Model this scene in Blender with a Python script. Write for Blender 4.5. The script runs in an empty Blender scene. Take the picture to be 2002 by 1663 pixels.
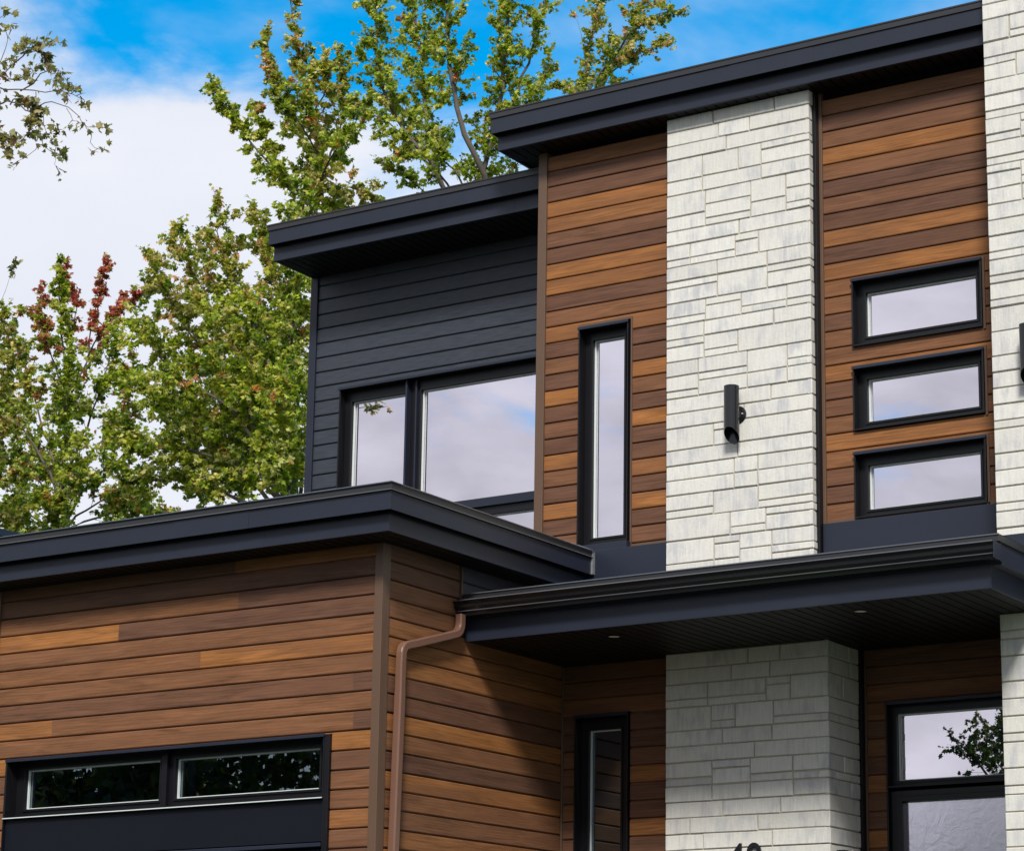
import bpy, math, random
import numpy as np
from mathutils import Vector, Matrix
random.seed(11); rng = np.random.default_rng(11)
R = math.radians
scene = bpy.context.scene
COL = scene.collection

# ------------------------------------------------------------------ camera, sky, sun, exposure
# metres; the lens sits at the origin, the street 1.6 m below it; +Y runs into the house, +X along its front
FPX, YAW, PITCH, PPX, PPY, IW = 4693.2, 0.5143, 0.2167, 1354.2, 1045.4, 2002.0
cam = bpy.data.cameras.new('camera'); camo = bpy.data.objects.new('camera', cam); COL.objects.link(camo)
cam.sensor_width = 36.0; cam.lens = FPX / IW * 36.0
cam.shift_x = (1001 - PPX) / IW; cam.shift_y = (PPY - 831.5) / IW
cam.clip_start = 0.1; cam.clip_end = 3000
camo.location = (0, 0, 0); camo.rotation_euler = (math.pi / 2 + PITCH, 0, YAW)
scene.camera = camo

SUN = Vector((0.36, -0.66, 0.68)).normalized()
el, az = math.asin(SUN.z), math.atan2(SUN.x, SUN.y)
w = bpy.data.worlds.new('World'); scene.world = w; w.use_nodes = True
nt = w.node_tree; nt.nodes.clear()
def N(t, **kw):
    n = nt.nodes.new(t)
    for k, v in kw.items(): setattr(n, k, v)
    return n
def L(a, b): nt.links.new(a, b)
def M(op, a, b=None, c=None, clamp=False):
    n = N('ShaderNodeMath', operation=op, use_clamp=clamp)
    for i, v in enumerate((a, b, c)):
        if v is None: continue
        if isinstance(v, (int, float)): n.inputs[i].default_value = v
        else: L(v, n.inputs[i])
    return n.outputs[0]
sky = N('ShaderNodeTexSky', sky_type='NISHITA', sun_disc=False)
sky.sun_elevation = el; sky.sun_rotation = az; sky.air_density = 1.0; sky.dust_density = 0.3; sky.ozone_density = 4.0
hsv = N('ShaderNodeHueSaturation'); hsv.inputs['Hue'].default_value = 0.486; hsv.inputs['Saturation'].default_value = 1.62; hsv.inputs['Value'].default_value = 2.15
L(sky.outputs[0], hsv.inputs['Color'])
tc = N('ShaderNodeTexCoord')
sep = N('ShaderNodeSeparateXYZ'); L(tc.outputs['Generated'], sep.inputs[0])
dot = N('ShaderNodeVectorMath', operation='DOT_PRODUCT'); L(tc.outputs['Generated'], dot.inputs[0]); dot.inputs[1].default_value = (-0.495, 0.04, -0.868)
mp = N('ShaderNodeMapping'); mp.inputs['Scale'].default_value = (1, 1, 2.2); L(tc.outputs['Generated'], mp.inputs[0])
n1 = N('ShaderNodeTexNoise'); n1.inputs['Scale'].default_value = 5.5; n1.inputs['Detail'].default_value = 7; n1.inputs['Roughness'].default_value = 0.60; n1.inputs['Distortion'].default_value = 0.4
L(mp.outputs[0], n1.inputs['Vector'])
n2 = N('ShaderNodeTexNoise'); n2.inputs['Scale'].default_value = 13; n2.inputs['Detail'].default_value = 6; n2.inputs['Roughness'].default_value = 0.52; n2.inputs['Distortion'].default_value = 0.25
L(mp.outputs[0], n2.inputs['Vector'])
front = M('MULTIPLY', dot.outputs['Value'], 11.0)                       # cloud bank to the left, open blue to the right
front = M('ADD', M('ADD', front, 0.36), M('MULTIPLY', M('SUBTRACT', n1.outputs['Fac'], 0.5), 1.9))
front = M('ADD', front, M('MULTIPLY', M('SUBTRACT', n2.outputs['Fac'], 0.5), 1.6))
bank = N('ShaderNodeMapRange', interpolation_type='SMOOTHSTEP'); bank.inputs['From Min'].default_value = -0.20; bank.inputs['From Max'].default_value = 0.55
L(front, bank.inputs['Value'])
wisp = N('ShaderNodeMapRange', interpolation_type='SMOOTHSTEP'); wisp.inputs['From Min'].default_value = 0.36; wisp.inputs['From Max'].default_value = 0.80; wisp.inputs['To Max'].default_value = 0.40
L(n2.outputs['Fac'], wisp.inputs['Value'])
back = N('ShaderNodeMapRange', interpolation_type='SMOOTHSTEP'); back.inputs['From Min'].default_value = 0.25; back.inputs['From Max'].default_value = -0.25
L(sep.outputs['Y'], back.inputs['Value'])
bn = N('ShaderNodeMapRange', interpolation_type='SMOOTHSTEP'); bn.inputs['From Min'].default_value = 0.20; bn.inputs['From Max'].default_value = 0.44
L(n1.outputs['Fac'], bn.inputs['Value'])
cl = M('MAXIMUM', M('MAXIMUM', bank.outputs[0], wisp.outputs[0]), M('MULTIPLY', back.outputs[0], bn.outputs[0]))
ccol = N('ShaderNodeMix', data_type='RGBA')                              # sunlit cloud and its grey-lavender undersides
L(n1.outputs['Fac'], ccol.inputs['Factor']); ccol.inputs['A'].default_value = (7.3, 7.7, 9.0, 1); ccol.inputs['B'].default_value = (9.3, 9.5, 10.0, 1)
high = N('ShaderNodeMapRange', interpolation_type='SMOOTHSTEP'); high.inputs['From Min'].default_value = 0.22; high.inputs['From Max'].default_value = 0.65; high.inputs['To Min'].default_value = 0.82; high.inputs['To Max'].default_value = 0.95
L(sep.outputs['Z'], high.inputs['Value'])                                # behind the street: thick dull cloud low down, bright overhead
dull = N('ShaderNodeMix', data_type='FLOAT'); L(back.outputs[0], dull.inputs['Factor']); dull.inputs['A'].default_value = 1.0; mott = N('ShaderNodeMapRange'); mott.inputs['From Min'].default_value = 0.3; mott.inputs['From Max'].default_value = 0.7; mott.inputs['To Min'].default_value = 0.80; mott.inputs['To Max'].default_value = 1.22
L(n2.outputs['Fac'], mott.inputs['Value']); L(M('MULTIPLY', high.outputs[0], mott.outputs[0]), dull.inputs['B'])
cs2 = N('ShaderNodeVectorMath', operation='SCALE'); L(ccol.outputs['Result'], cs2.inputs[0]); L(dull.outputs['Result'], cs2.inputs['Scale'])
mix = N('ShaderNodeMix', data_type='RGBA'); L(cl, mix.inputs['Factor']); L(hsv.outputs[0], mix.inputs['A']); L(cs2.outputs[0], mix.inputs['B'])
bg = N('ShaderNodeBackground'); bg.inputs['Strength'].default_value = 0.1; L(mix.outputs['Result'], bg.inputs['Color'])
out = N('ShaderNodeOutputWorld'); L(bg.outputs[0], out.inputs['Surface'])

sl = bpy.data.lights.new('sun', 'SUN'); sl.energy = 4.3; sl.angle = R(11); sl.color = (1.0, 0.965, 0.91)
so = bpy.data.objects.new('sun', sl); COL.objects.link(so); so.rotation_euler = SUN.to_track_quat('Z', 'Y').to_euler(); so.location = (5, -20, 25)
scene.view_settings.view_transform = 'Standard'; scene.view_settings.look = 'None'
scene.view_settings.exposure = 0.0; scene.view_settings.gamma = 1.0
scene.render.engine = 'CYCLES'
scene.cycles.max_bounces = 8; scene.cycles.transparent_max_bounces = 12; scene.cycles.use_denoising = True

# ------------------------------------------------------------------ pixel -> point on a plane, for laying things out
_cy, _sy = math.cos(YAW), math.sin(YAW)
FW = np.array([-_sy * math.cos(PITCH), _cy * math.cos(PITCH), math.sin(PITCH)]); RT = np.array([_cy, _sy, 0.0]); UP = np.cross(RT, FW)
def ray(px, py): return FW * FPX + RT * (px - PPX) - UP * (py - PPY)
def at(px, py, Y):
    v = ray(px, py); return v * (Y / v[1])

# ------------------------------------------------------------------ materials
def mat(name):
    m = bpy.data.materials.new(name); m.use_nodes = True
    t = m.node_tree; b = t.nodes['Principled BSDF']
    return m, t, b
def nn(t, typ, **kw):
    n = t.nodes.new(typ)
    for k, v in kw.items(): setattr(n, k, v)
    return n
def noise(t, vec, scale, detail=3, rough=0.55, dist=0.0):
    n = nn(t, 'ShaderNodeTexNoise'); n.inputs['Scale'].default_value = scale; n.inputs['Detail'].default_value = detail
    n.inputs['Roughness'].default_value = rough; n.inputs['Distortion'].default_value = dist
    if vec is not None: t.links.new(vec, n.inputs['Vector'])
    return n
def mapping(t, src, scale, loc=(0, 0, 0)):
    m = nn(t, 'ShaderNodeMapping'); m.inputs['Scale'].default_value = scale; m.inputs['Location'].default_value = loc
    t.links.new(src, m.inputs[0]); return m.outputs[0]
def ramp(t, fac, stops):
    r = nn(t, 'ShaderNodeValToRGB'); e = r.color_ramp.elements
    while len(e) < len(stops): e.new(0.5)
    for i, (p, c) in enumerate(stops): e[i].position = p; e[i].color = (*c, 1)
    t.links.new(fac, r.inputs[0]); return r.outputs[0]
def mixc(t, fac, a, b, mode='MIX'):
    m = nn(t, 'ShaderNodeMix', data_type='RGBA', blend_type=mode)
    for k, v in (('Factor', fac), ('A', a), ('B', b)):
        if isinstance(v, (int, float)): m.inputs[k].default_value = v
        elif isinstance(v, tuple): m.inputs[k].default_value = (*v, 1)
        else: t.links.new(v, m.inputs[k])
    return m.outputs['Result']
def bump(t, b, h, strength, dist=0.01):
    n = nn(t, 'ShaderNodeBump'); n.inputs['Strength'].default_value = strength; n.inputs['Distance'].default_value = dist
    t.links.new(h, n.inputs['Height']); t.links.new(n.outputs[0], b.inputs['Normal'])
def plain(name, col, rough=0.5, var=0.12, scale=3.0, spec=0.5, grain=0.0):
    m, t, b = mat(name)
    g = nn(t, 'ShaderNodeTexCoord').outputs['Object']
    n = noise(t, g, scale, 5)
    c = mixc(t, n.outputs['Fac'], tuple(x * (1 - var) for x in col), tuple(x * (1 + var) for x in col))
    t.links.new(c, b.inputs['Base Color']); b.inputs['Roughness'].default_value = rough; b.inputs['Specular IOR Level'].default_value = spec
    rr = nn(t, 'ShaderNodeMapRange'); rr.inputs['To Min'].default_value = rough - 0.07; rr.inputs['To Max'].default_value = rough + 0.07
    t.links.new(n.outputs['Fac'], rr.inputs['Value']); t.links.new(rr.outputs[0], b.inputs['Roughness'])
    if grain: bump(t, b, noise(t, g, 160, 2).outputs['Fac'], grain, 0.002)
    return m
MAT = {}
MAT['fascia'] = plain('charcoal_metal', (0.015, 0.019, 0.033), 0.42, 0.22, 1.6, 0.36, 0.15)
MAT['panel'] = plain('navy_black_panel', (0.0045, 0.0055, 0.0105), 0.5, 0.15, 1.0, 0.22)
MAT['cap'] = plain('black_metal_edge', (0.021, 0.021, 0.024), 0.40, 0.10, 1.2)
MAT['gutter'] = plain('black_gutter_metal', (0.010, 0.010, 0.012), 0.18, 0.1, 1.0)
MAT['glint_hem'] = plain('hem_glint_metal', (0.075, 0.078, 0.085), 0.22, 0.1, 3.0)  # paler than the metal it edges: the sky's glint is in the colour
MAT['frame'] = plain('black_frame_vinyl', (0.006, 0.006, 0.008), 0.38, 0.1, 2.0, 0.35)
MAT['soffit'] = plain('black_soffit_metal', (0.005, 0.0045, 0.0045), 0.5, 0.1, 2.0, 0.25)
MAT['trim'] = plain('brown_trim_metal', (0.108, 0.062, 0.039), 0.42, 0.10, 2.0, 0.4)
MAT['pipe'] = plain('brown_pipe_metal', (0.165, 0.084, 0.057), 0.25, 0.08, 2.0)
MAT['white'] = plain('white_spacer', (0.62, 0.68, 0.66), 0.4, 0.05)
MAT['blind'] = plain('pale_blind', (0.5, 0.5, 0.52), 0.7, 0.05)
MAT['room'] = plain('dark_room', (0.05, 0.048, 0.052), 0.9, 0.2)
MAT['roof'] = plain('roof_membrane', (0.05, 0.05, 0.052), 0.9, 0.25)
MAT['lens'] = plain('lamp_lens', (0.75, 0.74, 0.70), 0.4, 0.03)
MAT['sealant'] = plain('grey_sealant', (0.17, 0.18, 0.185), 0.6, 0.4, 30.0)
MAT['steel'] = plain('screw_steel', (0.6, 0.6, 0.6), 0.3, 0.05)
MAT['bark'] = plain('grey_bark', (0.115, 0.098, 0.082), 0.9, 0.45, 9.0, 0.2)
MAT['asphalt'] = plain('asphalt', (0.05, 0.05, 0.052), 0.9, 0.2, 4.0)
MAT['concrete'] = plain('concrete', (0.26, 0.25, 0.235), 0.85, 0.12, 2.0)
MAT['grass'] = plain('grass', (0.045, 0.075, 0.02), 0.95, 0.35, 5.0)

def wood():
    m, t, b = mat('wood_grain_siding')
    uv = nn(t, 'ShaderNodeUVMap').outputs[0]
    a = nn(t, 'ShaderNodeAttribute', attribute_name='tone')
    base = ramp(t, a.outputs['Fac'], [(0.0, (0.095, 0.049, 0.033)), (0.25, (0.130, 0.063, 0.039)), (0.5, (0.194, 0.087, 0.041)), (0.8, (0.282, 0.116, 0.038)), (1.0, (0.33, 0.136, 0.042))])
    wv = nn(t, 'ShaderNodeTexNoise'); wv.inputs['Scale'].default_value = 1.0; wv.inputs['Detail'].default_value = 4; wv.inputs['Distortion'].default_value = 1.1
    t.links.new(mapping(t, uv, (1.7, 17, 1)), wv.inputs['Vector'])
    fine = noise(t, mapping(t, uv, (7, 130, 1)), 1.0, 4, 0.62, 0.6)
    band = noise(t, mapping(t, uv, (0.55, 5.0, 1)), 1.0, 3)
    bands = nn(t, 'ShaderNodeTexWave', wave_type='BANDS', bands_direction='Y'); bands.inputs['Scale'].default_value = 1.0; bands.inputs['Distortion'].default_value = 9.0; bands.inputs['Detail'].default_value = 2.5; bands.inputs['Detail Scale'].default_value = 0.7
    t.links.new(mapping(t, uv, (1.3, 13, 1)), bands.inputs['Vector'])
    g = nn(t, 'ShaderNodeMath', operation='MULTIPLY_ADD'); g.inputs[1].default_value = 0.55
    t.links.new(fine.outputs['Fac'], g.inputs[0]); t.links.new(wv.outputs['Fac'], g.inputs[2])
    g2 = nn(t, 'ShaderNodeMath', operation='MULTIPLY_ADD'); g2.inputs[1].default_value = 0.16
    t.links.new(bands.outputs['Fac'], g2.inputs[0]); t.links.new(g.outputs[0], g2.inputs[2])
    sc = nn(t, 'ShaderNodeMapRange'); sc.inputs['From Min'].default_value = 0.55; sc.inputs['From Max'].default_value = 1.15; sc.inputs['To Min'].default_value = 0.58; sc.inputs['To Max'].default_value = 1.30
    t.links.new(g2.outputs[0], sc.inputs['Value'])
    cb = mixc(t, 1.0, base, sc.outputs[0], 'MULTIPLY')
    # brown cloudy patches along a board, as printed on wood-grain panels
    br = nn(t, 'ShaderNodeMapRange'); br.inputs['From Min'].default_value = 0.46; br.inputs['From Max'].default_value = 0.68; br.inputs['To Max'].default_value = 0.62
    t.links.new(band.outputs['Fac'], br.inputs['Value'])
    cb = mixc(t, br.outputs[0], cb, (0.150, 0.070, 0.039))
    t.links.new(cb, b.inputs['Base Color']); b.inputs['Roughness'].default_value = 0.52; b.inputs['Specular IOR Level'].default_value = 0.15
    bump(t, b, g.outputs[0], 0.22, 0.002)
    return m
MAT['wood'] = wood()
def dark_board():
    m, t, b = mat('charcoal_siding')
    uv = nn(t, 'ShaderNodeUVMap').outputs[0]
    a = nn(t, 'ShaderNodeAttribute', attribute_name='tone')
    f = noise(t, mapping(t, uv, (6, 120, 1)), 1.0, 4); p = noise(t, mapping(t, uv, (0.8, 3, 1)), 1.0, 3)
    base = ramp(t, a.outputs['Fac'], [(0.0, (0.015, 0.023, 0.041)), (1.0, (0.026, 0.035, 0.056))])
    c = mixc(t, p.outputs['Fac'], base, (0.032, 0.029, 0.031))
    c = mixc(t, 0.65, c, ramp(t, f.outputs['Fac'], [(0.3, (0.009, 0.013, 0.021)), (0.7, (0.050, 0.060, 0.080))]))
    t.links.new(c, b.inputs['Base Color']); b.inputs['Roughness'].default_value = 0.5
    bump(t, b, f.outputs['Fac'], 0.12, 0.002)
    return m
MAT['darkwood'] = dark_board()
def stone():
    m, t, b = mat('pale_split_stone')
    g = nn(t, 'ShaderNodeTexCoord').outputs['Object']
    a = nn(t, 'ShaderNodeAttribute', attribute_name='tone'); uv = nn(t, 'ShaderNodeUVMap').outputs[0]
    base = ramp(t, a.outputs['Fac'], [(0.0, (0.49, 0.482, 0.46)), (0.4, (0.60, 0.585, 0.54)), (1.0, (0.665, 0.65, 0.605))])
    st = noise(t, mapping(t, uv, (13, 2.6, 1)), 1.0, 5, 0.65, 0.6); bl = noise(t, mapping(t, uv, (3.0, 3.0, 1)), 1.0, 2)
    s = nn(t, 'ShaderNodeMath', operation='MULTIPLY'); t.links.new(st.outputs['Fac'], s.inputs[0]); t.links.new(bl.outputs['Fac'], s.inputs[1])
    r = nn(t, 'ShaderNodeMapRange', interpolation_type='SMOOTHSTEP'); r.inputs['From Min'].default_value = 0.22; r.inputs['From Max'].default_value = 0.42; r.inputs['To Max'].default_value = 0.72
    t.links.new(s.outputs[0], r.inputs['Value'])
    c = mixc(t, r.outputs[0], base, (0.42, 0.425, 0.45))
    vs = noise(t, mapping(t, uv, (60, 5, 1)), 1.0, 4, 0.6)
    c = mixc(t, 1.0, c, ramp(t, vs.outputs['Fac'], [(0.3, (0.90, 0.90, 0.91)), (0.6, (1.03, 1.03, 1.02))]), 'MULTIPLY')
    sp = noise(t, g, 70, 3, 0.7)
    c = mixc(t, 1.0, c, ramp(t, sp.outputs['Fac'], [(0.25, (0.95, 0.95, 0.95)), (0.6, (1.02, 1.02, 1.02))]), 'MULTIPLY')
    t.links.new(c, b.inputs['Base Color']); b.inputs['Roughness'].default_value = 0.88; b.inputs['Specular IOR Level'].default_value = 0.25
    rl = nn(t, 'ShaderNodeMath', operation='MULTIPLY_ADD'); rl.inputs[1].default_value = 0.45
    t.links.new(noise(t, g, 55, 5, 0.6).outputs['Fac'], rl.inputs[0]); t.links.new(noise(t, mapping(t, uv, (9, 7, 1)), 1.0, 4, 0.55).outputs['Fac'], rl.inputs[2])
    bump(t, b, rl.outputs[0], 0.32, 0.014)
    return m
MAT['stone'] = stone()
MAT['mortar'] = plain('beige_mortar', (0.42, 0.385, 0.31), 0.95, 0.12, 20.0, 0.2)
def glass(name, refl, tint, through, rough=0.0, ripple=0.0):
    m = bpy.data.materials.new(name); m.use_nodes = True; t = m.node_tree; t.nodes.clear()
    gl = nn(t, 'ShaderNodeBsdfGlossy'); gl.inputs['Color'].default_value = (*tint, 1); gl.inputs['Roughness'].default_value = rough
    tr = nn(t, 'ShaderNodeBsdfTransparent'); tr.inputs['Color'].default_value = (through, through * 1.03, through * 1.02, 1)
    lw = nn(t, 'ShaderNodeLayerWeight'); lw.inputs['Blend'].default_value = 0.3
    f = nn(t, 'ShaderNodeMath', operation='MULTIPLY_ADD', use_clamp=True); f.inputs[1].default_value = 0.35; f.inputs[2].default_value = refl
    t.links.new(lw.outputs['Fresnel'], f.inputs[0])
    g = nn(t, 'ShaderNodeTexCoord').outputs['Object']
    bp = nn(t, 'ShaderNodeBump'); bp.inputs['Strength'].default_value = 0.05 + ripple; bp.inputs['Distance'].default_value = 0.004 if not ripple else 0.01
    t.links.new(noise(t, g, 1.3 if not ripple else 6, 1 if not ripple else 3, 0.5, 0 if not ripple else 2.5).outputs['Fac'], bp.inputs['Height']); t.links.new(bp.outputs[0], gl.inputs['Normal'])
    mx = nn(t, 'ShaderNodeMixShader'); t.links.new(f.outputs[0], mx.inputs[0]); t.links.new(tr.outputs[0], mx.inputs[1]); t.links.new(gl.outputs[0], mx.inputs[2])
    o = nn(t, 'ShaderNodeOutputMaterial'); t.links.new(mx.outputs[0], o.inputs['Surface']); return m
MAT['glass'] = glass('window_glass', 0.82, (1.0, 0.93, 1.0), 0.6)
MAT['glass_dark'] = glass('tinted_glass', 0.26, (0.74, 0.88, 1.0), 0.35)
MAT['glass_rough'] = glass('rippled_door_glass', 0.78, (0.90, 0.87, 0.95), 0.30, 0.15, 0.035)
def leafmat(name):
    m, t, b = mat(name)
    a = nn(t, 'ShaderNodeAttribute', attribute_name='tint')
    t.links.new(a.outputs['Color'], b.inputs['Base Color']); b.inputs['Roughness'].default_value = 0.42; b.inputs['Specular IOR Level'].default_value = 0.3
    tl = nn(t, 'ShaderNodeBsdfTranslucent')
    c = mixc(t, 1.0, a.outputs['Color'], (1.5, 1.6, 0.8), 'MULTIPLY'); t.links.new(c, tl.inputs['Color'])
    mx = nn(t, 'ShaderNodeMixShader'); mx.inputs[0].default_value = 0.46
    t.links.new(b.outputs[0], mx.inputs[1]); t.links.new(tl.outputs[0], mx.inputs[2])
    t.links.new(mx.outputs[0], t.nodes['Material Output'].inputs['Surface']); return m
MAT['leaf'] = leafmat('maple_leaf')

# ------------------------------------------------------------------ object helpers
def tag(o, label=None, cat=None, group=None, kind=None):
    for k, v in (('label', label), ('category', cat), ('group', group), ('kind', kind)):
        if v: o[k] = v
    return o
def empty(name, loc, label, cat, group=None):
    o = bpy.data.objects.new(name, None); COL.objects.link(o); o.location = loc
    return tag(o, label, cat, group)
def wpos(o):
    p = Vector((0, 0, 0))
    while o is not None: p = p + o.location; o = o.parent
    return p
class MB:
    def __init__(s): s.v = []; s.f = []; s.tone = []; s.uv = []; s.mi = []
    def poly(s, pts, tone=0.5, uvs=None, mi=0):
        i = len(s.v); s.v += [tuple(p) for p in pts]; s.f.append(tuple(range(i, i + len(pts)))); s.tone.append(tone); s.mi.append(mi)
        s.uv += uvs if uvs else [(0.0, 0.0)] * len(pts)
        return s
    def box(s, x0, x1, y0, y1, z0, z1, tone=0.5, mi=0):
        if x0 > x1: x0, x1 = x1, x0
        if y0 > y1: y0, y1 = y1, y0
        if z0 > z1: z0, z1 = z1, z0
        c = [(x, y, z) for z in (z0, z1) for y in (y0, y1) for x in (x0, x1)]
        for q in ((0, 2, 3, 1), (4, 5, 7, 6), (0, 1, 5, 4), (2, 6, 7, 3), (1, 3, 7, 5), (0, 4, 6, 2)): s.poly([c[k] for k in q], tone, None, mi)
        return s
    def sweep(s, prof, path_axis, a0, a1, tone=0.5):
        """closed profile [(p,q)] swept along an axis: 'x' -> (y,z), 'y' -> (x,z), 'z' -> (x,y)"""
        def P(a, pq): return {'x': (a, pq[0], pq[1]), 'y': (pq[0], a, pq[1]), 'z': (pq[0], pq[1], a)}[path_axis]
        n = len(prof)
        for i in range(n): s.poly([P(a0, prof[i]), P(a0, prof[(i + 1) % n]), P(a1, prof[(i + 1) % n]), P(a1, prof[i])], tone)
        s.poly([P(a0, p) for p in reversed(prof)], tone); s.poly([P(a1, p) for p in prof], tone); return s
    def tube(s, pts, rad, n=6, cap=True):
        pts = [np.array(p, float) for p in pts]; rings = []
        ref = np.array([0.31, 0.83, 0.46])
        for i, p in enumerate(pts):
            t = pts[min(i + 1, len(pts) - 1)] - pts[max(i - 1, 0)]; t = t / (np.linalg.norm(t) + 1e-9)
            a = np.cross(t, ref); a /= np.linalg.norm(a) + 1e-9; b = np.cross(t, a)
            r = rad[i] if hasattr(rad, '__len__') else rad
            base = len(s.v)
            for k in range(n):
                an = 2 * math.pi * k / n; s.v.append(tuple(p + r * (math.cos(an) * a + math.sin(an) * b)))
            rings.append(base)
        for q in range(len(rings) - 1):
            for k in range(n):
                s.f.append((rings[q] + k, rings[q] + (k + 1) % n, rings[q + 1] + (k + 1) % n, rings[q + 1] + k)); s.tone.append(0.5); s.mi.append(0); s.uv += [(0, 0)] * 4
        if cap:
            for rg in (rings[0], rings[-1]): s.f.append(tuple(rg + k for k in range(n))); s.tone.append(0.5); s.mi.append(0); s.uv += [(0, 0)] * n
        return s
    def build(s, name, m, parent=None, bevel=0.0, smooth=False, weld=True):
        o0 = wpos(parent) if parent else Vector((0, 0, 0))
        me = bpy.data.meshes.new(name)
        me.from_pydata([(a - o0.x, b - o0.y, c - o0.z) for a, b, c in s.v], [], s.f)
        ul = me.uv_layers.new(name='UVMap'); ul.data.foreach_set('uv', np.array(s.uv, 'f').ravel())
        at_ = me.attributes.new('tone', 'FLOAT', 'FACE'); at_.data.foreach_set('value', np.array(s.tone, 'f'))
        for k in (m if isinstance(m, (list, tuple)) else [m]): me.materials.append(MAT[k])
        me.polygons.foreach_set('material_index', np.array(s.mi, 'i'))
        if bevel and weld:
            import bmesh
            bm = bmesh.new(); bm.from_mesh(me); bmesh.ops.remove_doubles(bm, verts=bm.verts, dist=1e-5); bmesh.ops.recalc_face_normals(bm, faces=bm.faces); bm.to_mesh(me); bm.free()
        if smooth: me.polygons.foreach_set('use_smooth', np.ones(len(me.polygons), bool))
        me.update()
        o = bpy.data.objects.new(name, me); COL.objects.link(o)
        if parent: o.parent = parent
        if bevel:
            b = o.modifiers.new('edge', 'BEVEL'); b.width = bevel; b.segments = 2; b.limit_method = 'ANGLE'; b.angle_limit = R(40)
        return o
def struct(o): o['kind'] = 'structure'; return o

def carve(lo, hi, holes):
    """intervals of [lo,hi] outside the holes"""
    segs = [(lo, hi)]
    for a, b in holes:
        n = []
        for s, e in segs:
            if b <= s or a >= e: n.append((s, e)); continue
            if a > s: n.append((s, a))
            if b < e: n.append((b, e))
        segs = n
    return [(a, b) for a, b in segs if b - a > 1e-4]
GROOVE = 0.020
def siding(name, m, parent, place, u0, u1, ztop, zbot, pitch, tones, holes=(), seed=0):
    """lapped boards with shadow grooves; place(u, z, d) -> world, d = depth behind the face; holes = (ua,ub,za,zb)"""
    mb = MB(); rnd = random.Random(seed); k = 0; z1 = ztop
    while z1 > zbot + 1e-4:
        z0 = z1 - pitch
        prof = [(z0, GROOVE), (z0 + 0.0120, GROOVE), (z0 + 0.0130, 0.004), (z0 + 0.020, 0.0), (z1 - 0.004, 0.0), (z1, 0.0035), (z1, GROOVE)]
        row = tones[k] if k < len(tones) else None
        if row is None: row = [(u1, rnd.choice((0.2, 0.25, 0.4, 0.45, 0.5, 0.75, 0.8)))]
        if isinstance(row, (int, float)): row = [(u1, row)]
        cuts = sorted({max(z0, zbot), z1} | {z for h in holes for z in (h[2], h[3]) if z0 < z < z1 and z > zbot})
        us = u0
        for ue, tone in row:
            ue = min(ue, u1); off = rnd.uniform(0, 50); vo = rnd.uniform(0, 50)
            tj = min(1, max(0, tone + rnd.uniform(-0.05, 0.05)))
            for za, zb in zip(cuts[:-1], cuts[1:]):
                zm = (za + zb) / 2
                for a, b in carve(us, ue, [(h[0], h[1]) for h in holes if h[2] < zm < h[3]]):
                    pts = []
                    for (p, d), (p2, d2) in zip(prof[:-1], prof[1:]):
                        if p2 < za - 1e-9 or p > zb + 1e-9: continue
                        if abs(p2 - p) < 1e-9: pts.append(((p, d), (p2, d2))); continue
                        t0 = max(0, (za - p) / (p2 - p)); t1 = min(1, (zb - p) / (p2 - p))
                        if t1 > t0: pts.append(((p + t0 * (p2 - p), d + t0 * (d2 - d)), (p + t1 * (p2 - p), d + t1 * (d2 - d))))
                    for (p, d), (p2, d2) in pts:
                        mb.poly([place(a, p, d), place(b, p, d), place(b, p2, d2), place(a, p2, d2)], tj,
                                [(a + off, p + vo), (b + off, p + vo), (b + off, p2 + vo), (a + off, p2 + vo)])
            us = ue
        z1 = z0; k += 1
    return mb.build(name, m, parent)
def facade(Y): return lambda u, z, d: (u, Y + d, z)
def sidewall(X): return lambda u, z, d: (X - d, u, z)

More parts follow.
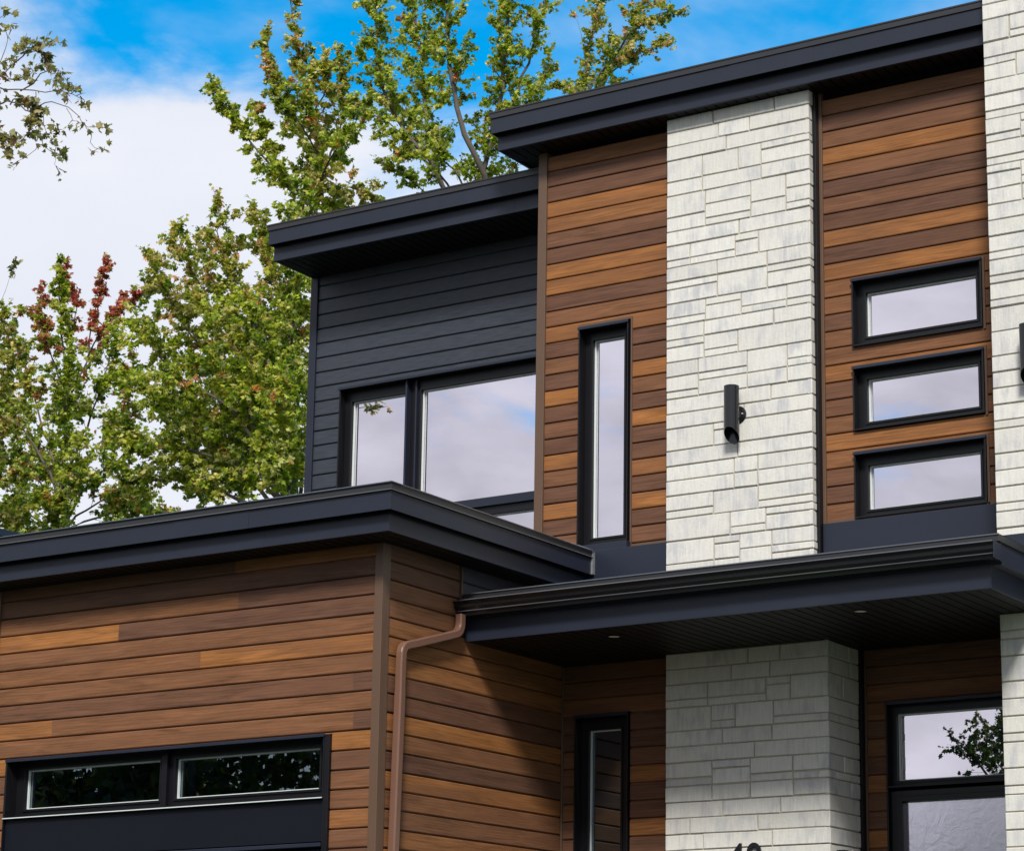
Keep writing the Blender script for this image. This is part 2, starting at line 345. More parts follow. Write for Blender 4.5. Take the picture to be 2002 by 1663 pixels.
def masonry(name, parent, place, u0, u1, zt, zb, bands, rnd, rows=None):
    """random ashlar: every stone a chamfered block standing in front of the mortar"""
    mb = MB(); MJ = 0.0105; UNIT = 0.0668; edge = []
    def block(a, b, c, d):
        if b >= u1 - 1e-6: edge.append((c, d))
        tone = min(1, max(0, rnd.gauss(0.66, 0.18))); h = rnd.uniform(-0.005, 0.004); ch = 0.0045; g = MJ / 2
        a2, b2, c2, d2 = a + (g if a > u0 + 1e-6 else 0), b - (g if b < u1 - 1e-6 else 0), c + g, d - g
        ox, oz = rnd.uniform(0, 60), rnd.uniform(0, 60)
        jit = lambda: rnd.uniform(-0.0028, 0.0028)
        o = [(a2 + jit(), c2 + jit()), (b2 + jit(), c2 + jit()), (b2 + jit(), d2 + jit()), (a2 + jit(), d2 + jit())]
        if a <= u0 + 1e-6: o[0] = (a2, o[0][1]); o[3] = (a2, o[3][1])
        if b >= u1 - 1e-6: o[1] = (b2, o[1][1]); o[2] = (b2, o[2][1])
        i = [(o[0][0] + ch, o[0][1] + ch), (o[1][0] - ch, o[1][1] + ch), (o[2][0] - ch, o[2][1] - ch), (o[3][0] + ch, o[3][1] - ch)]
        U = lambda q: [(x + ox, y + oz) for x, y in q]
        mb.poly([place(x, z, h) for x, z in i], tone, U(i))
        for k in range(4):
            j = (k + 1) % 4
            mb.poly([place(*o[k], h + 0.006), place(*o[j], h + 0.006), place(*i[j], h), place(*i[k], h)], tone, U([o[k], o[j], i[j], i[k]]))
            mb.poly([place(*o[k], 0.035), place(*o[j], 0.035), place(*o[j], h + 0.006), place(*o[k], h + 0.006)], tone, U([o[k], o[j], o[j], o[k]]))
    def fill(a, b, z1, n):
        if n <= 0: return
        Lm = b - a
        cap = {1: 0.80, 2: 0.86, 3: 0.80}.get(n, 0)
        if n <= 3 and Lm < cap and (n < 3 or rnd.random() < 0.30): block(a, b, z1 - n * UNIT, z1); return
        if Lm > (0.56 if n == 3 else 0.55) and (n <= 3 or rnd.random() < 0.7):
            c = a + max(0.23, min(Lm - 0.23, Lm * rnd.uniform(0.25, 0.75))); fill(a, c, z1, n); fill(c, b, z1, n); return
        if n == 3: s = rnd.choice((1, 2, 2))
        elif n == 5: s = rnd.choice((2, 3))
        elif n >= 4: s = 2
        else: block(a, b, z1 - n * UNIT, z1); return
        fill(a, b, z1, s); fill(a, b, z1 - s * UNIT, n - s)
    for c, d in rows or ():                                              # a return face: its beds run on from the corner stones
        n = 1 if u1 - u0 < 0.2 else rnd.choice((1, 1, 2, 2))
        cu = [u0] + [u0 + (u1 - u0) * rnd.uniform(.22, .75) for _ in range(n - 1)] + [u1]
        for a, b in zip(cu[:-1], cu[1:]): block(a, b, c, d)
    z = zt
    for n in (bands if rows is None else ()):
        n2 = min(n, int(round((z - zb) / UNIT)))
        if n2 <= 0: break
        fill(u0, u1, z, n2); z -= n2 * UNIT
    o = mb.build(name, 'stone', parent)
    bk = MB(); bk.poly([place(u0, zb, 0.0125), place(u1, zb, 0.0125), place(u1, zt, 0.0125), place(u0, zt, 0.0125)])
    return o, bk, edge

# ------------------------------------------------------------------ ground
def ground_z(x, y):
    s = min(1, max(0, (y - 3.5) / 9.5)); s = s * s * (3 - 2 * s); return -1.6 + 1.95 * s
def sheet(name, xs, ys, m, dz):
    mb = MB()
    for x0, x1 in zip(xs[:-1], xs[1:]):
        for y0, y1 in zip(ys[:-1], ys[1:]):
            mb.poly([(x, y, ground_z(x, y) + dz) for x, y in ((x0, y0), (x1, y0), (x1, y1), (x0, y1))])
    return struct(mb.build(name, m))
ysteps = [-400, -100, -40, 3.5] + [3.5 + 0.5 * i for i in range(1, 20)] + [14, 30, 100, 400]
sheet('ground', [-400, -100, -40, -20, 0, 20, 40, 100, 400], ysteps, 'grass', 0)
sheet('road', [-400, 400], [-5.0, 3.0], 'asphalt', 0.004)
sheet('driveway', [-15.6, -11.2], [3.0 + 0.5 * i for i in range(0, 25)], 'asphalt', 0.008)
sheet('path', [-9.6, -7.0], [3.0 + 0.5 * i for i in range(0, 27)], 'asphalt', 0.008)

# ------------------------------------------------------------------ the house
W, G, D, S, P, T = 17.65, 15.0, 18.45, 17.50, 18.15, 17.15     # depths of the wall planes
XR = -11.287                                                    # right-hand wall of the garage
house = empty('house', (-9.5, 17.65, 0.35), 'modern flat roofed house of wood grain boards, pale stone and charcoal metal', 'house')
HB = lambda mb, name, m, bevel=0.0, smooth=False: mb.build(name, m, house, bevel, smooth)

# wood-grain and charcoal walls
d_, m_, o_ = 0.2, 0.45, 0.8
tall = (-11.150, -10.603, 4.37, 6.51); low = (-11.150, -10.590, 0.5, 2.975)
wl = [0.5, 0.15, 0.27, 0.85, 0.66, 0.27, 0.22, 0.85, 0.8, 0.24, 0.5, 0.85, 0.2, 0.45, 0.2, 0.85, 0.2, 0.42, 0.2, 0.85, 0.42, 0.22, 0.85, 0.22, 0.4]
wr = {11: 0.85, 12: 0.22, 13: 0.24, 14: 0.85, 15: 0.42, 16: 0.2, 17: 0.85, 18: 0.2, 19: 0.22, 20: 0.85, 21: 0.2, 22: 0.85, 23: 0.2, 24: 0.3}
rows = [[(-10.88, a), (-10.1, wr[i])] if i in wr else a for i, a in enumerate(wl)]
siding('wood_siding', 'wood', house, facade(W), -11.513, -10.12, 8.2172, 4.447, 0.1508, rows, [tall], 1)
wins = [(-8.409, -7.222, 5.917, 6.507), (-8.409, -7.222, 5.183, 5.733), (-8.409, -7.222, 4.428, 4.988)]
wr2 = [0.5, 0.1, 0.4, 0.8, 0.45, 0.12, 0.4, 0.15, 0.72, 0.14, 0.78, 0.62, 0.5, 0.25, 0.42, 0.45, 0.72, 0.25, 0.3, 0.42, 0.75, 0.6, 0.28, 0.2, 0.42]
siding('wood_siding', 'wood', house, facade(W), -8.675, -6.955, 8.196, 4.44, 0.1509, wr2, wins, 2)
gwin = (-15.226, -11.742, 0.2, 2.545)
gx = lambda px, py: float(at(px, py, G)[0])
gr = [[(gx(460, 1110), 0.2), (-11, 0.72)], 0.14, [(gx(466, 1180), 0.52), (-11, 0.2)], [(gx(232, 1235), 0.82), (-11, 0.17)], 0.45, [(gx(391, 1310), 0.5), (-11, 0.82)], 0.48, [(gx(690, 1340), 0.26), (-11, 0.2)],
      [(gx(101, 1430), 0.7), (-11, 0.47)], [(gx(690, 1420), 0.47), (-11, 0.2)], 0.78, 0.24, 0.45, 0.42, 0.78, 0.42, 0.25, 0.5]
siding('wood_siding', 'wood', house, facade(G), -15.41, -11.35, 4.082, 0.3, 0.1532, gr, [gwin], 3)
sr = [0.2, 0.2, 0.45, 0.5, 0.55, 0.6, 0.62, 0.3, 0.22, 0.8, 0.48, 0.16, 0.8, 0.5, 0.42, 0.58, 0.75, 0.18, 0.5, 0.7]
siding('wood_siding', 'wood', house, sidewall(XR), 15.085, 16.05, 4.053, 3.443, 0.1525, sr[:4], [], 4)
siding('wood_siding', 'wood', house, sidewall(XR), 15.085, W - 0.02, 3.443, 0.3, 0.1512, sr[4:], [], 5)
siding('dark_siding', 'darkwood', house, sidewall(XR - 0.004), 16.07, W, 4.053, 3.443, 0.1525, [0.1] * 8, [], 6)
er = [0.2, 0.3, 0.5, 0.2, 0.2, 0.3, [(-10.9, 0.25), (-10, 0.75)], 0.22, [(-10.9, 0.6), (-10, 0.25)], [(-10.9, 0.2), (-10, 0.75)], [(-10.9, 0.2), (-10, 0.2)], 0.75, 0.3]
siding('wood_siding', 'wood', house, facade(W), XR + 0.02, -10.1, 3.41, 0.3, 0.1521, er, [low], 7)
door_hole = (-8.40, -6.9, 0.35, 2.95)
pr = [0.3, 0.35, 0.5, 0.55, 0.3, 0.5, 0.25, 0.6, 0.3, 0.25, 0.7, 0.3]
siding('wood_siding', 'wood', house, facade(P), -8.57, -6.4, 3.41, 0.3, 0.1521, pr, [door_hole], 8)
dwin = (-14.472, -11.62, 4.55, 6.60)
siding('dark_siding', 'darkwood', house, facade(D), -14.795, -11.55, 7.873, 4.3, 0.1525, [random.Random(i).random() for i in range(30)], [dwin], 9)

# trims
HB(MB().box(-11.604, -11.513, W - 0.022, D + 0.1, 4.25, 8.262), 'corner_trim', 'trim', 0.004)
HB(MB().box(-14.885, -14.797, D - 0.02, D + 0.1, 4.2, 7.822), 'corner_trim', 'fascia', 0.004)
t = MB().box(-11.352, XR + 0.014, G - 0.022, G + 0.05, 0.3, 4.035); t.box(XR - 0.02, XR + 0.012, G + 0.05, G + 0.083, 0.3, 4.035)
HB(t, 'corner_trim', 'trim', 0.004)
HB(MB().box(-15.48, -15.41, G - 0.022, G + 0.2, 0.3, 4.035), 'corner_trim', 'trim', 0.004)
t = MB().box(-8.705, -8.675, W - 0.02, W + 0.03, 4.415, 8.262); t.box(-8.675, -6.955, W - 0.012, W + 0.03, 4.415, 4.4395)
HB(t, 'edge_trim', 'trim', 0.003)
t = MB().box(-10.603, -10.588, W - 0.012, W + 0.03, 4.41, 6.535); t.box(-11.155, -10.603, W - 0.012, W + 0.03, 6.511, 6.535); t.box(-10.588, -10.13, W - 0.012, W + 0.03, 4.41, 4.446)
HB(t, 'edge_trim', 'trim', 0.003)
HB(MB().box(XR - 0.006, XR + 0.022, 16.05, 16.068, 3.62, 4.0), 'edge_trim', 'trim', 0.002)
HB(MB().box(-8.59, -8.57, P - 0.014, P + 0.03, 0.3, 3.41), 'edge_trim', 'trim', 0.003)
HB(MB().box(XR, XR + 0.02, W - 0.02, W + 0.02, 0.3, 3.41), 'edge_trim', 'trim', 0.003)
# charcoal flashing above the canopy and under the boards
HB(MB().box(-11.50, -10.135, 17.56, W + 0.04, 3.70, 4.408), 'flashing', 'fascia', 0.004)
HB(MB().box(-8.70, -6.955, W - 0.035, W + 0.04, 3.70, 4.413), 'flashing', 'fascia', 0.004)
HB(MB().box(-6.952, -3.3, T - 0.004, T + 0.05, 3.41, 4.033), 'flashing', 'fascia', 0.004)
HB(MB().box(-8.735, -8.706, S + 0.07, W + 0.03, 3.75, 8.262), 'edge_trim', 'frame', 0.002)
HB(MB().box(-8.628, -8.591, S + 0.58, P + 0.03, 0.3, 3.41), 'edge_trim', 'frame', 0.002)

# stone
rnd = random.Random(5)
def bandlist(seed, n=62):
    r = random.Random(seed); b = []
    while sum(b) < n: b.append(r.choice((2, 2, 3, 3, 5, 5, 4)))
    return b
b1 = bandlist(3)
mort = MB()
EDGE = {}
def stonework(name, place, u0, u1, zt, zb, bands, seed, rows=None):
    o, bk, EDGE[seed] = masonry(name, house, place, u0, u1, zt, zb, bands, random.Random(seed), rows)
    k = len(mort.v); mort.v += bk.v; mort.f += [tuple(i + k for i in f) for f in bk.f]; mort.tone += bk.tone; mort.uv += bk.uv; mort.mi += bk.mi
    return o
o = stonework('stone_wall', facade(S), -10.152, -8.735, 8.262, 3.72, [2, 2] + b1, 21); o['label'] = 'tall pale stone panel on the upper floor'
stonework('stone_wall', lambda u, z, d: (-8.735 - d, u, z), S + 0.004, S + 0.075, 8.262, 3.72, None, 22, EDGE[21])
b2 = bandlist(8)
o = stonework('stone_wall', facade(S), -10.152, -8.615, 3.41, 0.3, [2] + b2, 23); o['label'] = 'stone pillar under the canopy'
stonework('stone_wall', lambda u, z, d: (-8.615 - d, u, z), S + 0.004, S + 0.58, 3.41, 0.3, None, 24, EDGE[23])
b3 = bandlist(14, 140)
o = stonework('stone_wall', facade(T), -6.955, -3.3, 9.9, 4.035, b3, 25); o['label'] = 'stone tower rising past the roof edge'
stonework('stone_wall', facade(T), -6.950, -3.3, 3.41, 0.3, bandlist(17), 26)
mort.build('mortar', 'mortar', house)
core = MB(); core.box(-10.150, -8.750, S + 0.03, W + 0.3, 3.70, 8.25); core.box(-10.150, -8.632, S + 0.03, P + 0.1, 0.3, 3.409); core.box(-6.950, -3.302, T + 0.051, 20, 0.3, 9.88)
HB(core, 'wall_core', 'mortar')
# plain walls that close the volumes at the sides and rear, and floors over the ground storey
sh = MB(); sh.box(-14.88, -14.70, D + 0.1, 26, 0.3, 7.8); sh.box(-14.70, -3.3, 25.8, 26, 0.3, 8.26); sh.box(-3.5, -3.3, 20, 25.8, 0.3, 8.26); sh.box(-15.47, -15.30, G + 0.2, 22, 0.3, 4.0); sh.box(-15.38, -14.88, 22, 22.2, 0.3, 4.0)
sh.box(-14.7, -3.6, D + 1.2, 25.8, 3.5, 3.7); sh.box(-11.56, -11.50, W + 0.06, D + 1.0, 4.2, 8.2)
HB(sh, 'outer_wall', 'darkwood')

# roofs: stepped charcoal fascia with a black drip edge
def roof(x0, x1, y0, y1, z0, zlo, zup, ztop, stepx0, stepx1, step=0.08, sides=(True, False), seams=(), seam_lo=(), glint_hem=False):
    """lower band z0..zlo, upper band zlo..zup set forward by step, cap zup..ztop"""
    zt_ = zup - 0.001
    a = MB().box(x0, x1, y0, y0 + 0.03, z0, zt_)
    if sides[0]: a.box(x0, x0 + 0.03, y0 + 0.03, y1, z0, zt_)
    if sides[1]: a.box(x1 - 0.03, x1, y0 + 0.03, y1, z0, zt_)
    gap_shade = MB().box(x0 - 0.001, x1 + (0.001 if sides[1] else 0), y0 - 0.0025, y0 - 0.0005, zlo - 0.020, zlo + 0.05)  # black strip that paints the shadow gap under the upper band
    if sides[1]: gap_shade.box(x1 + 0.0005, x1 + 0.0025, y0 - 0.0005, y1, zlo - 0.020, zlo + 0.05)
    HB(gap_shade, 'fascia_shadow_strip', 'frame')
    for s in seam_lo: a.box(s, s + 0.9, y0 - 0.0022, y0, z0 - 0.001, zlo - 0.0205)
    HB(a, 'fascia', 'fascia', 0.003)
    th = 0.010
    b = MB().box(x0 - stepx0, x1 + stepx1, y0 - step, y0 - step + th, zlo - 0.004, zup)
    if sides[0]: b.box(x0 - stepx0, x0 - stepx0 + min(th, stepx0 * .6), y0 - step + th, y1, zlo - 0.004, zup)
    if sides[1]: b.box(x1 + stepx1 - th, x1 + stepx1, y0 - step + th, y1, zlo - 0.004, zup)
    for s in seams: b.box(s, s + 0.8, y0 - step - 0.0022, y0 - step, zlo - 0.005, zup - 0.001)
    HB(b, 'fascia', 'fascia', 0.003)
    e = 0.012
    c = MB().box(x0 - stepx0 - e, x1 + stepx1 + (e if sides[1] else 0), y0 - step - e, y0 + 0.02, zup, ztop)
    if sides[0]: c.box(x0 - stepx0 - e, x0 + 0.02, y0 + 0.02, y1, zup, ztop)
    if sides[1]: c.box(x1 - 0.02, x1 + stepx1 + e, y0 + 0.02, y1, zup, ztop)
    c.box(x0 - stepx0 - e - 0.006, x1 + stepx1 + (e + 0.006 if sides[1] else 0), y0 - step - e - 0.006, y0 + 0.03, ztop - 0.012, ztop + 0.004)
    HB(c, 'roof_edge', 'cap', 0.002)
    if glint_hem:  # folded lips of the cap, coloured pale as edge highlights
        yh = y0 - step - e; xh = x1 + stepx1 + e; h = MB()
        for zz, o in ((zup + 0.001, 0.0), (ztop - 0.004, 0.007)):
            h.sweep([(yh - o - 0.001, zz + 0.010), (yh - o - 0.009, zz + 0.002), (yh - o - 0.009, zz), (yh - o - 0.001, zz)], 'x', x0 - stepx0 - e, xh + o)
            h.sweep([(xh + o + 0.001, zz + 0.010), (xh + o + 0.001, zz), (xh + o + 0.009, zz), (xh + o + 0.009, zz + 0.002)], 'y', yh - o, y1)
        HB(h, 'glint_hem', 'glint_hem')
    HB(MB().box(x0 + 0.03, x1 - (0.03 if sides[1] else 0), y0 + 0.031, y1, z0 + 0.02, ztop - 0.06), 'roof', 'roof')
def soffit(x0, x1, y0, y1, z, along='y', pitch=0.102):
    mb = MB(); n = max(1, int(round((x1 - x0) / pitch))); p = (x1 - x0) / n
    for i in range(n):
        a = x0 + i * p; mb.box(a + 0.007, a + p - 0.007, y0, y1, z, z + 0.012); mb.box(a + p - 0.007, a + p + 0.007 if i < n - 1 else a + p, y0, y1, z + 0.011, z + 0.018)
    return HB(mb, 'soffit', 'soffit')
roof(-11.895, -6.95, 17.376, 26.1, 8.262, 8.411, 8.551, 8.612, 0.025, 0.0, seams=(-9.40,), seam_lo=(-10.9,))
soffit(-11.865, -6.95, 17.406, W + 0.05, 8.262)
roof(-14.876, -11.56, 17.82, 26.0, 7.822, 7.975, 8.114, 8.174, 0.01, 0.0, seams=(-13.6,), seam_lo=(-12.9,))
soffit(-14.846, -11.60, 17.85, D + 0.05, 7.822)
roof(-15.75, -10.996, 14.667, 17.52, 4.038, 4.191, 4.336, 4.399, 0.02, 0.07, sides=(True, True), seams=(-13.13,), seam_lo=(-13.13,), glint_hem=True)
soffit(-15.72, -11.026, 14.697, 17.52, 4.038)
HB(MB().box(-15.38, -11.4, 17.52, 22.2, 4.05, 4.3), 'roof', 'roof')
HB(MB().box(-10.945, -10.908, 17.521, 17.56, 4.19, 4.39), 'sealant', 'sealant')['label'] = 'pale strip of sealant closing the end of the garage roof edge'

# entrance canopy with gutter and downpipe
CX0, CX1, CY = XR + 0.004, -6.595, 16.134
gy = CY - 0.032
a = MB().box(CX0, CX1, CY, CY + 0.03, 3.410, 3.60); a.box(CX1 - 0.03, CX1, CY + 0.03, T + 0.02, 3.410, 3.60); a.box(-8.84, -7.9, CY - 0.0022, CY, 3.409, 3.60)
HB(a, 'fascia', 'fascia', 0.003)
b = MB().box(CX0, CX1 + 0.09, CY - 0.03, CY - 0.001, 3.594, 3.735); b.box(CX1 + 0.002, CX1 + 0.09, CY - 0.001, T + 0.03, 3.575, 3.735)
HB(b, 'fascia', 'fascia', 0.003)
c = MB().box(CX0 + 0.03, CX1 + 0.105, CY - 0.09, CY + 0.02, 3.735, 3.790); c.box(CX1 - 0.02, CX1 + 0.105, CY + 0.02, T + 0.03, 3.735, 3.790)
HB(c, 'roof_edge', 'cap', 0.002)
h = MB().sweep([(CY - 0.091, 3.794), (CY - 0.099, 3.786), (CY - 0.099, 3.783), (CY - 0.091, 3.783)], 'x', CX0 + 0.03, CX1 + 0.105)
for yy, zz in ((gy - 0.1525, 3.719), (gy - 0.1055, 3.637)): h.sweep([(yy, zz + 0.008), (yy - 0.006, zz), (yy - 0.004, zz - 0.003), (yy, zz - 0.002)], 'x', XR + 0.01, CX1 + 0.09)
HB(h, 'glint_hem', 'glint_hem')  # pale strips along cap and gutter lips, highlights put in as colour
HB(MB().box(CX0, CX1 - 0.03, CY + 0.031, W + 0.03, 3.44, 3.72), 'roof', 'roof')
soffit(CX0 + 0.01, CX1 - 0.03, CY + 0.03, P + 0.02, 3.410)
gy = CY - 0.032
prof = [(gy, 3.600), (gy - 0.085, 3.600), (gy - 0.09, 3.612), (gy - 0.105, 3.640), (gy - 0.128, 3.668), (gy - 0.132, 3.700), (gy - 0.150, 3.712), (gy - 0.152, 3.726), (gy - 0.140, 3.728), (gy - 0.128, 3.716), (gy, 3.712)]
gt = MB().sweep(prof, 'x', XR + 0.004, CX1 + 0.092)
HB(gt, 'gutter', 'gutter', 0.004)
pc = MB().box(CX1 + 0.093, CX1 + 0.099, gy - 0.15, gy, 3.598, 3.722); HB(pc, 'gutter_end_cap', 'fascia', 0.001)
def rect_tube(pts, hx, hy):
    """rectangular pipe in the Y-Z plane, pts = (y, z)"""
    mb = MB(); pts = [np.array(p, float) for p in pts]; rings = []
    for i, p in enumerate(pts):
        t = pts[min(i + 1, len(pts) - 1)] - pts[max(i - 1, 0)]; t /= np.linalg.norm(t); n = np.array([-t[1], t[0]])
        ring = []
        for sx, sn in ((-1, -.72), (-.72, -1), (.72, -1), (1, -.72), (1, .72), (.72, 1), (-.72, 1), (-1, .72)):
            q = p + n * hy * sn; ring.append((-11.233 + hx * sx, q[0], q[1]))
        rings.append(len(mb.v)); mb.v += ring
    for q in range(len(rings) - 1):
        for k in range(8): mb.f.append((rings[q] + k, rings[q] + (k + 1) % 8, rings[q + 1] + (k + 1) % 8, rings[q + 1] + k)); mb.tone.append(.5); mb.mi.append(0); mb.uv += [(0, 0)] * 4
    return mb
path = [(15.995, 3.612), (15.995, 3.535)] + [(15.995 - 0.10 * (1 - math.cos(a)) - 0.004 * a, 3.535 - 0.105 * math.sin(a)) for a in (0.25, 0.5, 0.75, 1.0, 1.25)]
path += [(15.75, 3.385), (15.35, 3.268)] + [(15.27 - 0.075 * math.sin(a), 3.245 - 0.085 * (1 - math.cos(a))) for a in (0.2, 0.5, 0.8, 1.1, 1.4)] + [(15.192, 3.10), (15.19, 2.86)]
dp = rect_tube(path, 0.033, 0.035); o = HB(dp, 'downpipe', 'pipe', 0.002)
dq = rect_tube([(15.19, 2.865), (15.165, 1.9), (15.12, 0.35)], 0.035, 0.037).build('pipe_length', 'pipe', o, 0.002)

# windows: black box frame proud of the boards, recessed sash, white spacer, pane, dark room
def window(x0, x1, z0, z1, yf, glass_y, cells, fr=(0.10, 0.10, 0.11, 0.08), glassm='glass', blind=0.0, casing=0.012, name='window', label=None, room=True, sill_drop=0.0):
    """cells = glass openings (xa, xb, za, zb); the rest of the sash is frame"""
    c = casing; mb = MB()
    mb.box(x0, x0 + c, yf, glass_y + 0.06, z0, z1); mb.box(x1 - c, x1, yf, glass_y + 0.06, z0, z1)
    mb.box(x0 + c, x1 - c, yf, glass_y + 0.06, z1 - c, z1); mb.box(x0 + c, x1 - c, yf, glass_y + 0.06, z0, z0 + c)
    win = HB(mb, name, 'frame', 0.002)
    if label: win['label'] = label
    MB().box(x0 - 0.004, x1 + 0.004, yf - 0.014, yf - 0.001, z1 - 0.020, z1 + 0.006).build('drip_cap', 'fascia', win, 0.002)
    X0, X1, Z0, Z1 = x0 + c, x1 - c, z0 + c, z1 - c
    fm = MB(); sp = MB(); pn = MB(); gy = glass_y
    xs = sorted({X0, X1} | {q for ce in cells for q in ce[:2]}); zs = sorted({Z0, Z1} | {q for ce in cells for q in ce[2:]})
    for i in range(len(xs) - 1):
        for j in range(len(zs) - 1):
            mx, mz = (xs[i] + xs[i + 1]) / 2, (zs[j] + zs[j + 1]) / 2
            if any(ce[0] < mx < ce[1] and ce[2] < mz < ce[3] for ce in cells): continue
            fm.box(xs[i], xs[i + 1], gy - 0.022, gy + 0.05, zs[j], zs[j + 1])
    for xa, xb, za, zb in cells:
        s = 0.018                                                          # raised sash lip round each opening
        for q in ((xa - s, xa, za - s, zb + s), (xb, xb + s, za - s, zb + s), (xa, xb, za - s, za), (xa, xb, zb, zb + s)): fm.box(q[0], q[1], gy - 0.034, gy - 0.023, q[2], q[3])
        e = 0.011
        for q in ((xa, xa + e, za, zb), (xb - e, xb, za, zb), (xa + e, xb - e, za, za + e), (xa + e, xb - e, zb - e, zb)): sp.box(q[0], q[1], gy + 0.0, gy + 0.02, q[2], q[3])
        pn.poly([(xa, gy + 0.024, za), (xb, gy + 0.024, za), (xb, gy + 0.024, zb), (xa, gy + 0.024, zb)])
    fm.build('sash', 'frame', win); sp.build('spacer', 'white', win); pn.build('pane', glassm, win)
    if room:
        bx = MB(); y1 = gy + 0.06; y2 = gy + 0.9
        bx.poly([(X0, y2, Z0), (X1, y2, Z0), (X1, y2, Z1), (X0, y2, Z1)]); bx.poly([(X0, y1, Z0), (X0, y2, Z0), (X0, y2, Z1), (X0, y1, Z1)])
        bx.poly([(X1, y1, Z0), (X1, y1, Z1), (X1, y2, Z1), (X1, y2, Z0)]); bx.poly([(X0, y1, Z1), (X0, y2, Z1), (X1, y2, Z1), (X1, y1, Z1)]); bx.poly([(X0, y1, Z0), (X1, y1, Z0), (X1, y2, Z0), (X0, y2, Z0)])
        bx.build('room', 'room', win)
    if blind:
        for xa, xb, za, zb in cells:
            bl = MB()
            if zb - za > 0.4:
                bl.box(xa + 0.02, xb - 0.02, gy + 0.07, gy + 0.13, zb - blind, zb - 0.01)
                bl.box(xa + 0.04, xb - 0.04, gy + 0.066, gy + 0.075, zb - blind - 0.05, zb - blind - 0.015)
                bl.build('blind', 'blind', win)
    return win
FY = W - 0.03; GYW = W + 0.09
gl = [(-8.313, -7.306, 6.012, 6.402), (-8.314, -7.305, 5.265, 5.640), (-8.316, -7.306, 4.510, 4.890)]
for (x0, x1, z0, z1), g, lb in zip(wins, gl, ('topmost of the three small stacked windows', 'middle one of the three small stacked windows', 'lowest of the three small stacked windows')):
    window(x0 + 0.001, x1 - 0.001, z0, z1, FY, GYW, [g], label=lb)
    tr = MB(); tr.box(x1 + 0.001, x1 + 0.022, W - 0.012, W + 0.02, z0 - 0.02, z1 + 0.022); tr.box(x0, x1 + 0.001, W - 0.012, W + 0.02, z1 + 0.007, z1 + 0.022)
    HB(tr, 'edge_trim', 'trim', 0.002)
wt = window(-11.142, -10.619, 4.47, 6.496, FY, W + 0.1, [(-11.046, -10.715, 4.562, 6.395)], blind=0.16, label='tall narrow upper window')
MB().box(-11.142, -10.592, W - 0.085, W + 0.03, 4.372, 4.468).build('sill', 'fascia', wt, 0.003)
window(-11.142, -10.600, 0.6, 2.960, FY, W + 0.1, [(-11.052, -10.725, 0.7, 2.842)], glassm='glass_dark', label='tall narrow window beside the entrance')
wd = window(-14.470, -11.62, 4.56, 6.597, D - 0.03, D + 0.09, [(-14.372, -13.713, 5.28, 6.468), (-13.523, -11.72, 5.295, 6.474), (-14.372, -13.713, 4.66, 5.13), (-13.523, -11.72, 4.66, 5.125)], blind=0.07, label='wide upper window in the charcoal wall')
mm = MB().box(-13.675, -13.655, D + 0.0, D + 0.10, 4.58, 6.58); mm.box(-13.575, -13.56, D + 0.03, D + 0.10, 4.58, 6.58); mm.build('mullion', 'fascia', wd, 0.002)
mm = MB().box(-13.55, -11.64, D + 0.035, D + 0.065, 5.205, 5.285); mm.build('mullion', 'fascia', wd, 0.002)
wg = window(-15.215, -11.795, 2.040, 2.540, G - 0.03, G + 0.12, [(-15.097, -13.588, 2.124, 2.460), (-13.418, -11.925, 2.128, 2.456)], glassm='glass_dark', label='strip window over the garage door')
MB().box(-13.545, -13.49, G + 0.06, G + 0.10, 2.055, 2.525).build('mullion', 'frame', wg, 0.002)
MB().box(-15.213, -11.797, G - 0.044, G - 0.0305, 2.036, 2.044).build('sill', 'white', wg, 0.001)
cs = MB().box(-11.794, -11.744, G - 0.028, G + 0.15, 0.3, 2.54); HB(cs, 'door_casing', 'frame', 0.003)
HB(MB().box(-15.226, -15.2155, G - 0.028, G + 0.15, 0.3, 2.54), 'door_casing', 'frame', 0.003)
gd = HB(MB().box(-15.21, -11.80, G - 0.004, G + 0.14, 1.70, 2.034), 'garage_door', 'panel', 0.003)
gm = MB().box(-15.21, -11.80, G - 0.034, G + 0.14, 1.66, 1.69); gm.build('header', 'fascia', gd, 0.003)
gm = MB()
for k in range(3): gm.box(-15.2, -11.81, G + 0.05, G + 0.09, 0.35 + k * 0.435, 0.35 + k * 0.435 + 0.428)
gm.build('door_panel', 'fascia', gd, 0.004)
# front door with transom
wt2 = window(-8.392, -6.90, 2.235, 2.945, P - 0.03, P + 0.08, [(-8.322, -6.97, 2.297, 2.858)], label='transom window over the front door', casing=0.014)
ck = MB(); ck.box(-8.392, -8.376, P - 0.03, P + 0.13, 0.36, 2.234); ck.box(-6.914, -6.90, P - 0.03, P + 0.13, 0.36, 2.234)
for q in ((-8.375, -8.268, 0.38, 2.21), (-7.02, -6.915, 0.38, 2.21), (-8.268, -7.02, 2.119, 2.21), (-8.268, -7.02, 0.38, 0.7)): ck.box(q[0], q[1], P + 0.02, P + 0.09, q[2], q[3])
for q in ((-8.318, -8.268, 0.65, 2.16), (-7.02, -6.97, 0.65, 2.16), (-8.268, -7.02, 2.119, 2.16), (-8.268, -7.02, 0.65, 0.7)): ck.box(q[0], q[1], P + 0.004, P + 0.019, q[2], q[3])
fd = HB(ck, 'front_door', 'frame', 0.003)
MB().poly([(-8.268, P + 0.07, 0.7), (-7.02, P + 0.07, 0.7), (-7.02, P + 0.07, 2.119), (-8.268, P + 0.07, 2.119)]).build('pane', 'glass_rough', fd)
MB().poly([(-8.268, P + 0.5, 0.7), (-7.02, P + 0.5, 0.7), (-7.02, P + 0.5, 2.119), (-8.268, P + 0.5, 2.119)]).build('room', 'room', fd)
